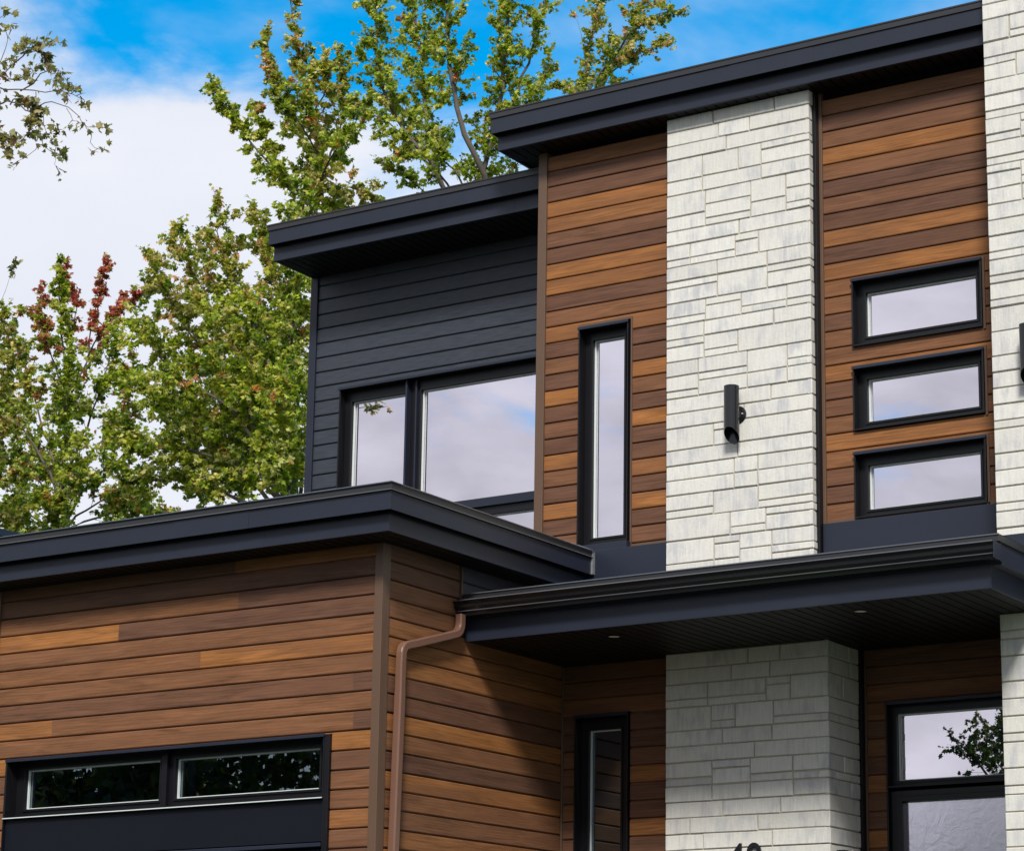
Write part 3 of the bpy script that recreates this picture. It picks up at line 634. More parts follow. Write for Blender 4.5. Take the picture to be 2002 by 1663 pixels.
MB().box(-7.0, -6.975, P - 0.05, P + 0.0, 1.0, 1.5).build('handle', 'steel', fd, 0.006)
HB(MB().box(-11.2, -6.0, 16.2, P + 0.1, 0.30, 0.40), 'porch_floor', 'asphalt', 0.005)

# ------------------------------------------------------------------ small things on the walls
def wall_lamp(x, ys, ztop, zbot, label):
    r, yc = 0.066, ys - 0.122
    root = empty('wall_lamp', (x, ys, (ztop + zbot) / 2), label, 'wall lamp', 'tube lamps on the stone walls')
    n = 32; mb = MB()
    def pt(rad, k, top):
        a = 2 * math.pi * k / n; px, py = x + rad * math.sin(a), yc - rad * math.cos(a)
        return (px, py, ztop if top else zbot + 0.125 * (1 + math.cos(a)) / 2)
    for k in range(n):
        j = k + 1
        mb.poly([pt(r, k, 0), pt(r, j, 0), pt(r, j, 1), pt(r, k, 1)]); ri = r - 0.004
        mb.poly([pt(ri, k, 0), pt(ri, k, 1), pt(ri, j, 1), pt(ri, j, 0)]); mb.poly([pt(r, j, 0), pt(r, k, 0), pt(ri, k, 0), pt(ri, j, 0)])
    mb.poly([(*pt(r, k, 1)[:2], ztop) for k in range(n)])
    o = mb.build('lamp_tube', 'gutter', root)
    import bmesh
    bm = bmesh.new(); bm.from_mesh(o.data); bmesh.ops.remove_doubles(bm, verts=bm.verts, dist=1e-5); bm.to_mesh(o.data); bm.free()
    o.data.polygons.foreach_set('use_smooth', np.ones(len(o.data.polygons), bool))
    o.data.set_sharp_from_angle(angle=R(35))
    pl = MB(); zc = zbot + 0.27; prev = None
    for rad, dy in ((0.079, 0.0), (0.079, -0.010), (0.070, -0.020), (0.042, -0.028), (0.03, -0.060)):
        ring = [(x + rad * math.cos(2 * math.pi * k / 28), ys + dy, zc + rad * math.sin(2 * math.pi * k / 28)) for k in range(28)]
        if prev:
            for k in range(28): pl.poly([prev[k], prev[(k + 1) % 28], ring[(k + 1) % 28], ring[k]])
        prev = ring
    pl.poly(prev); pl.build('back_plate', 'gutter', root)
    MB().tube([(x + 0.055, ys - 0.02, zc), (x + 0.055, ys - 0.035, zc)], 0.006, 8).build('screw', 'steel', root)
wall_lamp(-9.438, S, 5.654, 5.157, 'black tube lamp with slanted open end on the upper stone panel')
wall_lamp(-6.600, T, 5.670, 5.180, 'black tube lamp on the right stone tower, cut by the photo edge')
def soffit_lamp(x, y, label):
    root = empty('recessed_lamp', (x, y, 3.41), label, 'recessed light', 'round lights in the canopy soffit')
    rg = MB(); n = 24
    for k in range(n):
        a, b = 2 * math.pi * k / n, 2 * math.pi * (k + 1) / n
        f = lambda r, t, z: (x + r * math.cos(t), y + r * math.sin(t), z)
        rg.poly([f(.062, a, 3.404), f(.062, b, 3.404), f(.05, b, 3.400), f(.05, a, 3.400)]); rg.poly([f(.062, a, 3.415), f(.062, b, 3.415), f(.062, b, 3.404), f(.062, a, 3.404)]); rg.poly([f(.05, a, 3.400), f(.05, b, 3.400), f(.047, b, 3.413), f(.047, a, 3.413)])
    rg.build('trim_ring', 'soffit', root)
    MB().poly([(x + .048 * math.cos(2 * math.pi * k / n), y + .048 * math.sin(2 * math.pi * k / n), 3.405) for k in range(n)]).build('lens', 'lens', root)
soffit_lamp(-10.06, 16.50, 'small round light in the dark soffit between downpipe and stone pillar')
soffit_lamp(-7.825, 16.48, 'small round light in the canopy soffit near the front door')
# house number and the box on the pillar, both mostly below the frame
tcv = bpy.data.curves.new('number', 'FONT'); tcv.body = '40'; tcv.size = 0.30; tcv.extrude = 0.008; tcv.space_character = 1.1; tcv.offset = 0.004
to = bpy.data.objects.new('number_tmp', tcv); COL.objects.link(to)
bpy.context.view_layer.update()
me = bpy.data.meshes.new_from_object(to.evaluated_get(bpy.context.evaluated_depsgraph_get())); bpy.data.objects.remove(to)
v = np.array([x.co[:] for x in me.vertices]); mn, mx = v.min(0), v.max(0)
me.transform(Matrix.Translation((-(mn[0] + mx[0]) / 2, -mx[1], 0))); me.transform(Matrix.Rotation(math.pi / 2, 4, 'X'))
me.materials.clear(); me.materials.append(MAT['gutter'])
no = bpy.data.objects.new('house_number', me); COL.objects.link(no); no.location = (-9.385, S - 0.018, 1.775)
tag(no, 'black house number fixed to the lower stone pillar', 'house number')
mbx = empty('mailbox', (-8.60, 17.70, 1.5), 'black box on the shaded right side of the lower stone pillar', 'box')
MB().box(-8.612, -8.55, 17.62, 17.70, 1.45, 1.68).build('body', 'gutter', mbx, 0.004)
MB().box(-8.612, -8.542, 17.612, 17.708, 1.68, 1.695).build('lid', 'gutter', mbx, 0.003)

# ------------------------------------------------------------------ house next door: only its roof edge shows over the garage roof
nb = empty('neighbour_house', (-25, 24, 0.35), 'dark flat roof edge of the next house behind the garage roof', 'house')
MB().box(-30, -20.95, 18.6, 29, 0.3, 5.9).build('wall', 'darkwood', nb)
MB().box(-30.4, -20.70, 18.2, 29.3, 5.9, 6.06).build('fascia', 'fascia', nb, 0.004)
MB().box(-30.45, -20.66, 18.15, 29.35, 6.065, 6.155).build('roof', 'cap', nb, 0.004)

# ------------------------------------------------------------------ trees
LEAF = np.array([(0, 0, 0), (.20, .02, -.05), (.52, .16, -.13), (.33, .38, -.08), (.50, .66, -.14), (.19, .66, -.05), (0, 1.05, .03), (-.19, .66, -.05), (-.50, .66, -.14), (-.33, .38, -.08), (-.52, .16, -.13), (-.20, .02, -.05)])
LF = [(0, 1, 2, 3, 4, 5, 6), (0, 6, 7, 8, 9, 10, 11)]
def leaf_mesh(name, pos, out, size, tint, parent):
    """one folded five-lobed leaf per row of pos; 'out' is the way each leaf points"""
    n = len(pos); nv = len(LEAF)
    y = out / (np.linalg.norm(out, axis=1, keepdims=True) + 1e-9)
    a = rng.normal(size=(n, 3)) + np.array([0.1, -0.35, 0.9]); z = a - (a * y).sum(1, keepdims=True) * y; z /= np.linalg.norm(z, axis=1, keepdims=True) + 1e-9
    x = np.cross(y, z)
    loc = LEAF[None] * size[:, None, None] * (1 + rng.normal(0, 0.08, (n, nv, 1)))
    V = pos[:, None] + loc[..., 0:1] * x[:, None] + loc[..., 1:2] * y[:, None] + (loc[..., 2:3] * rng.uniform(0.3, 2.2, (n, 1, 1))) * z[:, None]
    o0 = wpos(parent); V = V - np.array(o0)[None, None]
    me = bpy.data.meshes.new(name); me.vertices.add(n * nv); me.vertices.foreach_set('co', V.astype('f').ravel())
    idx = (np.arange(n)[:, None, None] * nv + np.array(LF)[None]).reshape(-1)
    me.loops.add(len(idx)); me.loops.foreach_set('vertex_index', idx.astype('i'))
    me.polygons.add(n * 2); me.polygons.foreach_set('loop_start', (np.arange(n * 2) * 7).astype('i')); me.polygons.foreach_set('loop_total', np.full(n * 2, 7, 'i'))
    at_ = me.attributes.new('tint', 'FLOAT_COLOR', 'FACE')
    c = np.ones((n * 2, 4), 'f'); c[:, :3] = np.repeat(tint, 2, axis=0); at_.data.foreach_set('color', c.ravel())
    me.materials.append(MAT['leaf']); me.update(calc_edges=True); me.validate()
    o = bpy.data.objects.new(name, me); COL.objects.link(o); o.parent = parent; return o
GREEN = [((.11, .17, .014), 2.2), ((.24, .31, .022), 4), ((.42, .44, .06), 3.4), ((.58, .54, .20), 1.4), ((.56, .22, .08), .22)]
OLIVE = [((.22, .28, .024), 3), ((.38, .37, .06), 2.6), ((.56, .48, .19), 2.4), ((.58, .34, .17), 1.1), ((.13, .19, .016), 1.3)]
RED = [((.44, .10, .075), 3), ((.52, .19, .12), 2.4), ((.30, .07, .05), 1.6), ((.40, .26, .09), 1.6)]
PALE = [((.22, .20, .07), 3), ((.38, .33, .17), 2.4), ((.11, .12, .03), 1.6), ((.32, .19, .11), 0.8)]
DARK = [((.022, .045, .010), 3), ((.04, .07, .014), 2), ((.05, .06, .02), 1)]
def unit(v): return v / (np.linalg.norm(v) + 1e-9)
def smooth_path(pts, step=0.25):
    """Catmull-Rom through the points with a little wander"""
    p = [np.array(q, float) for q in pts]; p = [2 * p[0] - p[1]] + p + [2 * p[-1] - p[-2]]; out = []
    for i in range(1, len(p) - 2):
        n = max(2, int(np.linalg.norm(p[i + 1] - p[i]) / step))
        for k in range(n):
            t = k / n; out.append(0.5 * (2 * p[i] + (p[i + 1] - p[i - 1]) * t + (2 * p[i - 1] - 5 * p[i] + 4 * p[i + 1] - p[i + 2]) * t * t + (3 * p[i] - p[i - 1] - 3 * p[i + 1] + p[i + 2]) * t ** 3))
    out.append(p[-2]); out = np.array(out)
    if len(out) > 3: out[1:-1] += rng.normal(0, 0.016, (len(out) - 2, 3))
    return out
def tree(name, label, group, base, limbs, palette, leaf=0.068, tip_palette=None, bark=0.02, dens=1.0):
    """limbs: dict(pts, r0, r1, bare, side, twig, den, pal); side = mean length of secondary branches (0 for none)"""
    root = empty(name, tuple(base), label, 'tree', group)
    wood_ = MB(); LP, LO, LT = [], [], []
    def twig(p, d, ln, pal, n, rad=0.005):
        q = [p]; dd = d.copy()
        for _ in range(4):
            dd = unit(dd + rng.normal(0, 0.22, 3) + np.array([0, 0, -0.04])); q.append(q[-1] + dd * ln / 4)
        wood_.tube(q, [rad, rad * .8, rad * .65, rad * .5, rad * .3], 4, False)
        cs = np.array([c for c, _ in pal]); ws = np.array([x for _, x in pal]); ws = ws / ws.sum()
        main = rng.choice(len(cs), p=ws)
        for _ in range(n):
            t = rng.uniform(0.15, 1.02) * 4; i = min(3, int(t)); b = q[i] + (q[i + 1] - q[i]) * (t - i)
            o_ = unit(rng.normal(0, 1, 3) * np.array([1, 1, .6]) + dd * 0.55 + np.array([0, 0, -0.55]))
            LP.append(b + unit(rng.normal(0, 1, 3)) * rng.uniform(0.01, 0.06)); LO.append(o_)
            c = cs[main if rng.random() < 0.62 else rng.choice(len(cs), p=ws)]
            LT.append(c * rng.uniform(0.58, 1.3) * np.array([rng.uniform(.9, 1.12), 1, 1]))
    def branch(pts, r0, r1, bare, side, tw, den, pal, lvl=0):
        P_ = smooth_path(pts); n = len(P_); wood_.tube(P_, list(np.linspace(r0, r1, n)), 7 if lvl == 0 else 5, False)
        Ls = np.linalg.norm(np.diff(P_, axis=0), axis=1); tot = Ls.sum(); cum = np.concatenate([[0], np.cumsum(Ls)])
        def at_len(s):
            i = min(n - 2, int(np.searchsorted(cum, s) - 1) if s > 0 else 0); i = max(0, i)
            f = (s - cum[i]) / max(1e-6, Ls[i]); return P_[i] + (P_[i + 1] - P_[i]) * f, unit(P_[i + 1] - P_[i])
        if side > 0:
            s = bare * tot; ang = rng.uniform(0, 6.28)
            while s < tot * 0.94:
                p, tg = at_len(s); ang += 2.4 + rng.normal(0, .3)
                a = unit(np.cross(tg, np.array([.3, .2, 1.0]) if abs(tg[2]) < .9 else np.array([1, 0, .1]))); b = np.cross(tg, a)
                d = unit(tg * 0.7 + (a * math.cos(ang) + b * math.sin(ang)) * 0.85 + np.array([0, 0, .18]))
                ln = side * (0.45 + 0.75 * (1 - s / tot)) * rng.uniform(.7, 1.25)
                d2 = unit(d + rng.normal(0, .25, 3) + np.array([0, 0, .12]))
                branch([p, p + d * ln * .5, p + (d * .5 + d2 * .5) * ln], max(.005, r0 * .24 * (1 - .6 * s / tot)), .003, .18, 0, tw, den, pal, lvl + 1)
                s += rng.uniform(.13, .26) / max(.6, den ** .5)
            start = 0.55
        else: start = bare
        s = start * tot
        while s < tot:
            p, tg = at_len(s); rd = unit(rng.normal(0, 1, 3)); d = unit(tg * .75 + rd * .8 + np.array([0, 0, .12]))
            f = s / tot
            twig(p, d, tw * (1.05 - .45 * f) * rng.uniform(.6, 1.3), pal, max(3, int(rng.normal(27, 5) * den * dens)))
            s += rng.uniform(.05, .095)
        p, tg = at_len(tot * .999); twig(p, tg, tw * .6, pal, int(8 * dens))
    for l in limbs:
        branch(l['pts'], l.get('r0', .05) * .62, l.get('r1', .012) * .6, l.get('bare', .25), l.get('side', 0), l.get('tw', .32), l.get('den', 1.), l.get('pal', palette))
    wood_.build('trunk', 'bark', root, smooth=True)
    n = len(LP); leaf_mesh('crown', np.array(LP), np.array(LO), leaf * rng.uniform(.5, 1.3, n), np.clip(np.array(LT), 0, 1), root)
    return root, n
def pix(Y, *ps):
    """photo-space outline of a limb, thrown to depth Y plus each point's own offset"""
    return [at(p[0], p[1], Y + (p[2] if len(p) > 2 else 0)) for p in ps]
GZ = 0.3
def foot(p): return np.array([p[0], p[1], GZ])
total = 0
# slim upright maple left of the dark wall's roof
Y = 27.5; b0 = foot(at(642, 900, Y))
lim = [dict(pts=[b0] + pix(Y, (640, 700), (634, 410), (622, 280), (600, 160), (576, 60), (566, -12)), r0=.16, r1=.012, bare=.60, side=.58, tw=.32, den=1.0, pal=OLIVE),
       dict(pts=pix(Y, (632, 430), (560, 345, -.4), (507, 300, -.5), (460, 235, -.5), (428, 190, -.5), (411, 152, -.5)), r0=.04, r1=.006, bare=.22, side=.16, tw=.20, den=1.0),
       dict(pts=pix(Y, (560, 345, -.4), (520, 270, -.2), (492, 205, -.1)), r0=.02, r1=.006, bare=.3, side=.14, tw=.2),
       dict(pts=pix(Y, (628, 350), (664, 250, .5), (672, 160, .6), (662, 92, .6)), r0=.035, r1=.006, bare=.3, side=.22, tw=.24, pal=OLIVE),
       dict(pts=pix(Y, (630, 330), (560, 220, .3), (532, 130, .3), (522, 58, .3)), r0=.03, r1=.005, bare=.3, side=.22, tw=.24, pal=OLIVE),
       dict(pts=pix(Y, (630, 420), (680, 370, .4), (735, 385, .6)), r0=.03, r1=.006, bare=.2, side=.28, tw=.26, pal=OLIVE),
       dict(pts=pix(Y, (636, 500), (600, 400, -.6), (545, 330, -.9), (520, 330, -1)), r0=.03, r1=.006, bare=.2, side=.32, tw=.28),
       dict(pts=pix(Y, (636, 480), (660, 400, .8), (700, 420, 1)), r0=.03, r1=.006, bare=.2, side=.3, tw=.26, pal=OLIVE),
       dict(pts=pix(Y, (628, 360), (650, 300, -.6), (690, 250, -.7), (700, 200, -.7)), r0=.03, r1=.006, bare=.3, side=.3, tw=.28),
       dict(pts=pix(Y, (622, 300), (580, 230, -.6), (560, 170, -.7)), r0=.025, r1=.006, bare=.25, side=.34, tw=.28),
       dict(pts=pix(Y, (610, 230), (640, 170, -.4), (640, 110, -.4)), r0=.025, r1=.006, bare=.25, side=.3, tw=.26, pal=OLIVE),
       dict(pts=pix(Y, (632, 400), (600, 330, .8), (650, 260, 1)), r0=.03, r1=.006, bare=.3, side=.34, tw=.28)]
total += tree('maple_tree', 'slim upright green maple rising left of the upper dark roof', 'trees behind the house', b0, lim, GREEN)[1]
# broad many-stemmed tree behind the roof step
Y = 31.0; b0 = foot(at(925, 800, Y))
stem = lambda *p, **k: dict(pts=pix(Y, *p), **k)
lim = [dict(pts=[b0] + pix(Y, (935, 500), (950, 330), (975, 200), (990, 80), (1000, -60), (1010, -160)), r0=.20, r1=.03, bare=.55, side=.62, tw=.38, den=1.0),
       stem((940, 460), (947, 343, -.5), (909, 266, -.8), (881, 150, -1), (874, 52, -1), (870, -120, -1), r0=.10, r1=.02, bare=.42, side=.58, tw=.38, den=1.0),
       stem((925, 520), (863, 357, .6), (832, 227, .9), (826, 105, 1), (800, -20, 1), (790, -120, 1), r0=.09, r1=.018, bare=.4, side=.58, tw=.38, den=1.05),
       stem((915, 540), (860, 350, -1), (790, 250, -1.3), (745, 165, -1.5), (735, 60, -1.5), (742, -80, -1.5), r0=.08, r1=.016, bare=.4, side=.54, tw=.36, den=1.05),
       stem((905, 450), (825, 374, -.3), (770, 330, -.5), (741, 316, -.6), r0=.03, r1=.006, bare=.45, side=.2, tw=.24, den=.8),
       stem((850, 345, .5), (780, 255, .7), (712, 215, .8), (672, 195, .9), r0=.04, r1=.007, bare=.3, side=.28, tw=.3, den=.7),
       stem((955, 300), (1010, 180, .6), (1050, 70, .7), (1072, -60, .8), r0=.06, r1=.014, bare=.3, side=.4, tw=.32, den=.66),
       stem((965, 260), (1020, 215, -.8), (1062, 150, -.8), (1075, 100, -.8), r0=.035, r1=.007, bare=.3, side=.3, tw=.3, den=.7),
       stem((955, 300), (1015, 230, .2), (1050, 205, .2), (1085, 210, .3), r0=.03, r1=.006, bare=.35, side=.25, tw=.26, den=.8, pal=OLIVE),
       stem((900, 400, -1), (850, 330, -1.4), (800, 290, -1.5), (770, 300, -1.6), r0=.035, r1=.006, bare=.3, side=.34, tw=.28, den=.75),
       stem((930, 420, -1.2), (890, 330, -1.6), (850, 300, -1.8), (880, 250, -1.8), r0=.035, r1=.006, bare=.35, side=.3, tw=.28, den=.7),
       stem((940, 400, .8), (1000, 330, 1), (1030, 300, 1.1), r0=.03, r1=.006, bare=.3, side=.25, tw=.26, den=.7)]
total += tree('broad_tree', 'broad airy tree with grey forking stems behind the step in the roofs', 'trees behind the house', b0, lim, GREEN)[1]
# loose crown just left of the roof's middle
Y = 32.5; b0 = foot(at(1135, 700, Y))
lim = [dict(pts=[b0] + pix(Y, (1138, 300), (1143, 160), (1153, 80), (1170, 0), (1180, -90)), r0=.13, r1=.014, bare=.86, side=.3, tw=.25, den=.5),
       stem((1142, 190), (1200, 110, .4), (1240, 60, .5), (1265, -40, .6), r0=.05, r1=.01, bare=.35, side=.4, tw=.3, den=.75, pal=OLIVE),
       stem((1170, 150), (1230, 70, -.3), (1290, 25, -.5), (1332, 20, -.5), r0=.04, r1=.006, bare=.3, side=.26, tw=.25, den=.75, pal=OLIVE),
       stem((1142, 200), (1210, 130, .8), (1265, 100, .9), (1305, 88, .9), r0=.04, r1=.006, bare=.25, side=.26, tw=.26, den=.8, pal=OLIVE),
       stem((1140, 240), (1170, 160, -.6), (1200, 120, -.7), (1180, 90, -.7), r0=.04, r1=.006, bare=.25, side=.34, tw=.28, den=.8, pal=OLIVE),
       stem((1140, 230), (1110, 170, .4), (1085, 165, .5), r0=.025, r1=.006, bare=.3, side=.2, tw=.22, den=.7, pal=OLIVE),
       stem((1144, 130), (1134, 70, .1), (1122, 30, .1), r0=.010, r1=.003, bare=.985, side=0, tw=.05, den=.3),
       stem((1153, 100), (1168, 20, .3), (1190, -40, .3), r0=.02, r1=.005, bare=.35, side=.2, tw=.24, den=.6, pal=OLIVE)]
total += tree('loose_tree', 'small olive tree standing right of the broad one, above the top roof', 'trees behind the house', b0, lim, OLIVE)[1]
# full green maple filling the gap left of the dark wall
Y = 26.0; b0 = foot(at(600, 1330, Y))
tips = [((520, 700), (440, 520), (425, 392), 0.2), ((500, 760), (390, 560), (345, 440), -.5), ((480, 800), (350, 620), (285, 492), .3), ((470, 820), (330, 720), (262, 610), -.8), ((460, 850), (330, 780), (232, 730), .6),
        ((440, 900), (290, 870), (215, 840), -.3), ((430, 960), (330, 930), (225, 960), .5), ((540, 680), (520, 500), (492, 400), .7), ((570, 700), (575, 520), (560, 415), -.4), ((560, 800), (500, 640), (400, 600), -1.2),
        ((560, 860), (470, 740), (380, 720), -1.5), ((560, 900), (450, 840), (350, 830), 1.2), ((580, 780), (560, 640), (590, 520), 1.2), ((570, 900), (520, 800), (470, 700), 1.6), ((560, 960), (470, 920), (400, 960), -1), ((590, 900), (560, 820), (560, 720), -1.6), ((570, 960), (540, 900), (500, 860), -1.8), ((520, 950), (420, 880), (300, 780), 1.5)]
lim = [dict(pts=[b0] + pix(Y, (598, 1200), (585, 1050), (560, 900)), r0=.17, r1=.07, bare=.97, side=0, tw=.2, den=.3)]
for i, (a, b, c, dz) in enumerate(tips):
    lim.append(dict(pts=pix(Y, (582, 1030), (*a, dz * .5), (*b, dz), (*c, dz)), r0=.06, r1=.008, bare=.34, side=.62, tw=.36, den=1.0, pal=OLIVE if i in (0, 1, 2, 7, 12) else GREEN))
total += tree('green_maple', 'full green maple filling the space left of the dark wall', 'trees behind the house', b0, lim, GREEN)[1]
# maple turning red at the top, far left
Y = 30.0; b0 = foot(at(118, 1200, Y))
R1 = RED
lim = [dict(pts=[b0] + pix(Y, (122, 1000), (128, 870), (132, 740), (136, 640)), r0=.13, r1=.03, bare=.55, side=.5, tw=.3, den=.7),
       dict(pts=pix(Y, (128, 800), (170, 700, .3), (185, 610, .3), (200, 560, .3), (210, 505, .3)), r0=.035, r1=.006, bare=.45, side=.11, tw=.14, den=.8, pal=RED),
       dict(pts=pix(Y, (170, 700, .3), (215, 625, 0), (258, 585, 0), (292, 556, 0)), r0=.025, r1=.005, bare=.2, side=.11, tw=.14, den=.8, pal=RED),
       dict(pts=pix(Y, (160, 740, .3), (205, 660, .6), (245, 575, .6)), r0=.02, r1=.005, bare=.2, side=.11, tw=.14, den=.8, pal=RED),
       dict(pts=pix(Y, (130, 760), (122, 650, -.3), (116, 570, -.3), (118, 508, -.3)), r0=.035, r1=.006, bare=.3, side=.22, tw=.22, den=1.0),
       dict(pts=pix(Y, (132, 700), (150, 600, .2), (130, 540, .2), (128, 515, .2)), r0=.02, r1=.005, bare=.3, side=.10, tw=.14, den=.8, pal=RED),
       dict(pts=pix(Y, (120, 760), (80, 640, .4), (42, 602, .4)), r0=.025, r1=.006, bare=.3, side=.22, tw=.22, den=.8, pal=RED + GREEN),
       dict(pts=pix(Y, (128, 760), (88, 660, -.8), (82, 560, -.8)), r0=.025, r1=.006, bare=.3, side=.2, tw=.2, den=.8, pal=RED + GREEN[:2])]
for a, b, c, dz in [((160, 860), (210, 720), (225, 640), -.6), ((90, 860), (50, 720), (20, 650), .5), ((170, 900), (240, 800), (262, 700), .6), ((80, 900), (20, 800), (-30, 760), -.4), ((160, 960), (230, 900), (290, 850), -.4), ((90, 960), (30, 900), (-20, 880), .4), ((150, 1010), (200, 980), (280, 960), .5), ((90, 1030), (30, 990), (-20, 1000), -.5), ((130, 1000), (160, 930), (150, 850), -1.2), ((120, 960), (90, 900), (60, 860), 1.2), ((125, 900), (130, 760), (150, 680), -1.3), ((140, 1030), (230, 1000), (330, 1000), 1), ((125, 1050), (100, 1000), (80, 960), -1.4)]:
    lim.append(dict(pts=pix(Y, (123, min(1040, a[1] + 80)), (*a, dz * .5), (*b, dz), (*c, dz)), r0=.045, r1=.007, bare=.38, side=.54, tw=.34, den=.95, pal=GREEN + [RED[1]] * (1 if dz > .45 else 0)))
total += tree('red_maple', 'maple with red autumn leaves at its top, far left', 'trees behind the house', b0, lim, GREEN)[1]
# tree at the left edge of the frame
Y = 27.0; b0 = foot(at(-70, 1200, Y))
lim = [dict(pts=[b0] + pix(Y, (-65, 900), (-50, 750), (-40, 560)), r0=.13, r1=.02, bare=.6, side=.5, tw=.3, den=.6, pal=OLIVE)]
for a, b, c, dz in [((-50, 800), (-15, 690), (12, 600), .3), ((-50, 860), (0, 760), (45, 680), -.5), ((-55, 920), (0, 850), (40, 800), .5), ((-60, 980), (0, 930), (50, 930), -.3), ((-60, 1020), (0, 1000), (60, 1020), .3), ((-60, 800), (-90, 650), (-100, 560), .4)]:
    lim.append(dict(pts=pix(Y, (-62, a[1] + 60), (*a, dz * .5), (*b, dz), (*c, dz)), r0=.04, r1=.007, bare=.35, side=.5, tw=.33, den=.9, pal=OLIVE))
lim.append(dict(pts=pix(Y, (-10, 640), (8, 570), (28, 512)), r0=.008, r1=.002, bare=.8, side=0, tw=.12, den=.4, pal=PALE))
total += tree('olive_tree', 'yellowish olive tree cut by the left edge of the photo', 'trees behind the house', b0, lim, OLIVE)[1]
# filler trees further back, seen only through the gaps low behind the roofs
for i, (px, py, Y) in enumerate(((255, 850, 36.0), (470, 900, 34.0), (40, 900, 37.0))):
    top = at(px, py, Y); b0 = foot(top); lim = [dict(pts=[b0, (b0 + top) / 2, top + np.array([0, 0, -.2])], r0=.12, r1=.03, bare=.6, side=.6, tw=.3, den=.6)]
    for k in range(7):
        a = k * 0.9 + i; hgt = rng.uniform(.35, .75); st = b0 + (top - b0) * hgt
        lim.append(dict(pts=[st, st + np.array([math.cos(a) * .7, math.sin(a) * .7, .5]), st + np.array([math.cos(a) * 1.5, math.sin(a) * 1.3, 1.0])], r0=.05, r1=.01, bare=.2, side=.6, tw=.34, den=.9))
    total += tree('background_tree', ('low green tree showing through the gap between the red maple and the green maple', 'low green tree half hidden behind the full green maple', 'low green tree behind the trunk of the olive tree at the left edge')[i], 'trees behind the house', b0, lim, GREEN, leaf=.1)[1]
# overhanging branches top left; their tree stands outside the frame
Y = 15.5; root_p = at(-420, 60, Y); b0 = foot(at(-460, 400, Y))
lim = [dict(pts=[b0, (b0 + root_p) / 2, root_p, root_p + np.array([-.1, 0, 1.6])], r0=.16, r1=.05, bare=.9, side=.3, tw=.3, den=.4, pal=PALE)]
sp = lambda *p, **k: dict(dict(pts=pix(Y, *p), r0=.012, r1=.003, bare=.72, side=0, tw=.16, den=.55, pal=PALE), **k)
lim += [sp((-420, 120), (-200, 150, .2), (-80, 170, .1), (0, 172, 0), r0=.035, r1=.012, bare=.95),
        sp((-420, 160), (-200, 210, -.2), (-80, 205), (0, 204), r0=.03, r1=.011, bare=.95), sp((-400, 60), (-200, 40), (-60, 60), (12, 28), r0=.02, r1=.004, bare=.88, den=.8),
        sp((-100, 180), (0, 150), (30, 114), (48, 84), r0=.012, bare=.42, den=.9), sp((40, 105), (70, 90), (110, 80), bare=.3, den=.5), sp((20, 130), (60, 100), (88, 108), bare=.3, den=1.),
        sp((0, 172), (40, 178), (85, 180), (140, 184), (165, 202), bare=.62, den=.5), sp((40, 178), (80, 150), (110, 135), (132, 162), bare=.5, den=.8), sp((10, 160), (35, 150), (75, 130), bare=.3, den=1.),
        sp((0, 204), (45, 206), (75, 213), (108, 199), (150, 226), (172, 250), (205, 250), bare=.9, den=.4), sp((165, 240), (178, 265), (187, 290), (203, 292), r0=.006, bare=.8, den=.3), sp((130, 212), (146, 236), (150, 245), r0=.005, bare=.6, den=.4),
        sp((20, 205), (45, 195), (70, 208), bare=.3, den=1.3), sp((40, 206), (65, 222), (75, 262), bare=.4, den=.9), sp((72, 214), (80, 262), (100, 298), (118, 300), r0=.008, bare=.6, den=.6), sp((60, 225), (52, 262), (40, 270), r0=.006, bare=.4, den=.8),
        sp((85, 225), (88, 260), (112, 255), r0=.006, bare=.5, den=.7), sp((100, 296), (108, 320), (116, 330), r0=.004, bare=.85, den=.3), sp((75, 285), (60, 305), (35, 315), r0=.005, bare=.7, den=.4), sp((-60, 220), (-20, 250), (8, 262), bare=.4, den=1.), sp((-40, 240), (0, 272), (14, 296), bare=.4, den=1.),
        dict(pts=[(-19.6, 15.5, 7.0), (-18.4, 15.42, 7.42), (-17.24, 15.39, 7.55), (-16.81, 15.355, 7.515), (-16.47, 15.33, 7.488)], r0=.03, r1=.004, bare=.93, side=0, tw=.13, den=1.3, pal=PALE),
        sp((-30, 160), (0, 130), (20, 60), bare=.85, den=.5), sp((70, 180), (72, 200), (68, 232), r0=.006, bare=.3, den=1.0)]
total += tree('overhanging_tree', 'sparse leafy twigs hanging into the sky from the upper left corner', None, b0, lim, PALE, leaf=.064, dens=.33)[1]
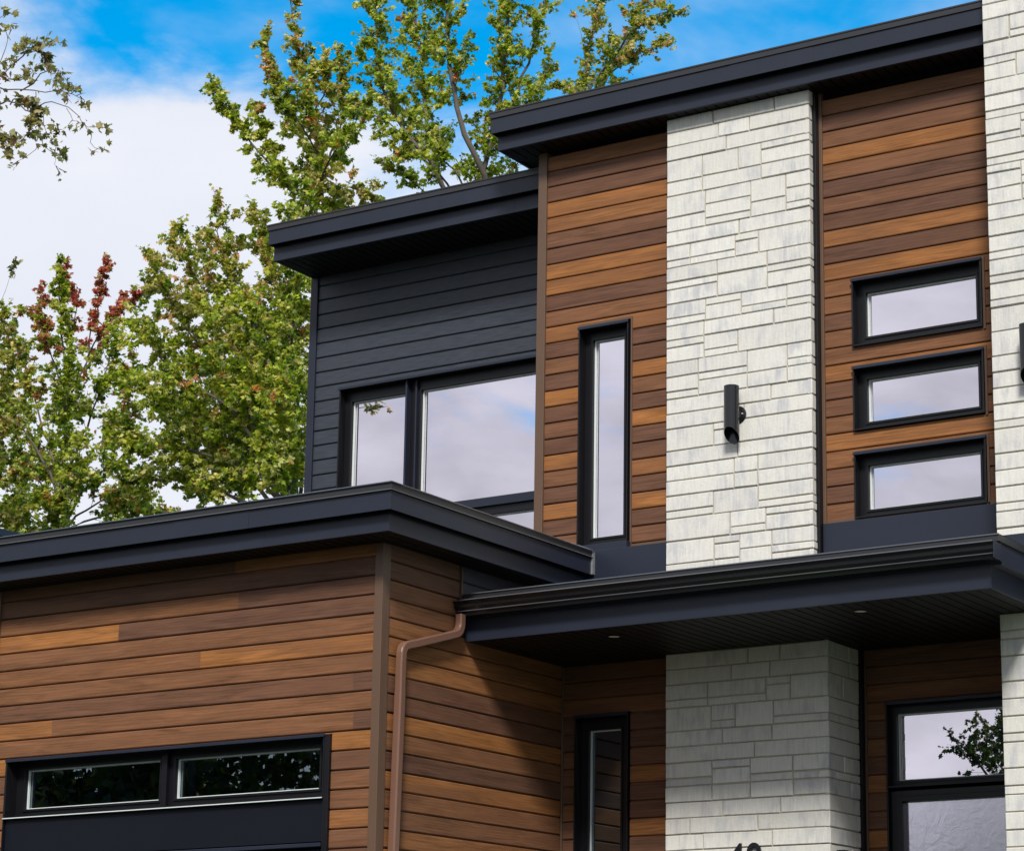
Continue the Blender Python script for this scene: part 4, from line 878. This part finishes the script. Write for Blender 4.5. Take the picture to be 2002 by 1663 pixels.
# trees across the street, which the windows mirror
def across(x, y, h, wd, label, pal, leaf=.2, dens=1.0):
    b0 = np.array([x, y, -1.6]); top = b0 + np.array([0, 0, h]); lim = [dict(pts=[b0, (b0 + top) / 2, top], r0=.2, r1=.03, bare=.3, side=wd * .6, tw=.5, den=.5)]
    for k in range(9):
        a = k * 2.4; f = .2 + .07 * k; st = b0 + (top - b0) * f
        lim.append(dict(pts=[st, st + np.array([math.cos(a) * wd * .5, math.sin(a) * wd * .5, .5]), st + np.array([math.cos(a) * wd, math.sin(a) * wd, 1.0])], r0=.07, r1=.012, bare=.25, side=.8, tw=.5, den=.5))
    return tree('street_tree', label, 'trees across the street', b0, lim, pal, leaf=leaf, dens=dens)[1]
wood_tr, LP, LO, LT = MB(), [], [], []
pal = np.array([c for c, _ in DARK])
for k in range(72):
    x = -75 + k * 2.7 if k < 46 else -48 + (k - 46) * 0.95
    x += 0 + rng.uniform(-1, 1); y = rng.uniform(-17, -9) if x > -23 else rng.uniform(-14, -5) + (-x - 23) * .22
    h = rng.uniform(4.6, 5.4) if -25 < x < -11 else rng.uniform(6.2, 7.6) if x >= -11 else rng.uniform(9.4, 10.6)
    if y > -7.5 and x > -24: y = -9
    wood_tr.tube([(x, y, -1.7), (x + .2, y, -1.6 + h * .5), (x, y + .1, -1.6 + h * .85)], [.16, .12, .04], 7)
    for q in range(26):
        a = rng.uniform(0, 6.28); zz = -1.6 + h * rng.uniform(.04, .95); rr = 1.9 * math.sin(math.pi * min(.97, (zz + 1.6) / h + .08)) ** .6 * rng.uniform(.3, 1.1)
        c = np.array([x + rr * math.cos(a), y + rr * math.sin(a), zz]); n = 110
        p = c + rng.normal(0, .42, (n, 3)); LP.append(p); LO.append(rng.normal(0, 1, (n, 3)) + np.array([0, 0, -.4])); LT.append(pal[rng.integers(0, 3, n)] * rng.uniform(.6, 1.3, (n, 1)))
wo = wood_tr.build('wood', 'bark'); wo['kind'] = 'stuff'; tag(wo, 'dark wood across the street, mirrored in the garage strip window', 'wood')
LP = np.concatenate(LP); lw_ = leaf_mesh('foliage', LP, np.concatenate(LO), rng.uniform(.16, .30, len(LP)), np.concatenate(LT), wo); lw_['kind'] = 'stuff'
total += across(-17.3, -6.4, 10.4, 1.3, 'tree across the street mirrored in the transom over the front door', DARK, .085, 1.0)
print('leaves', total)
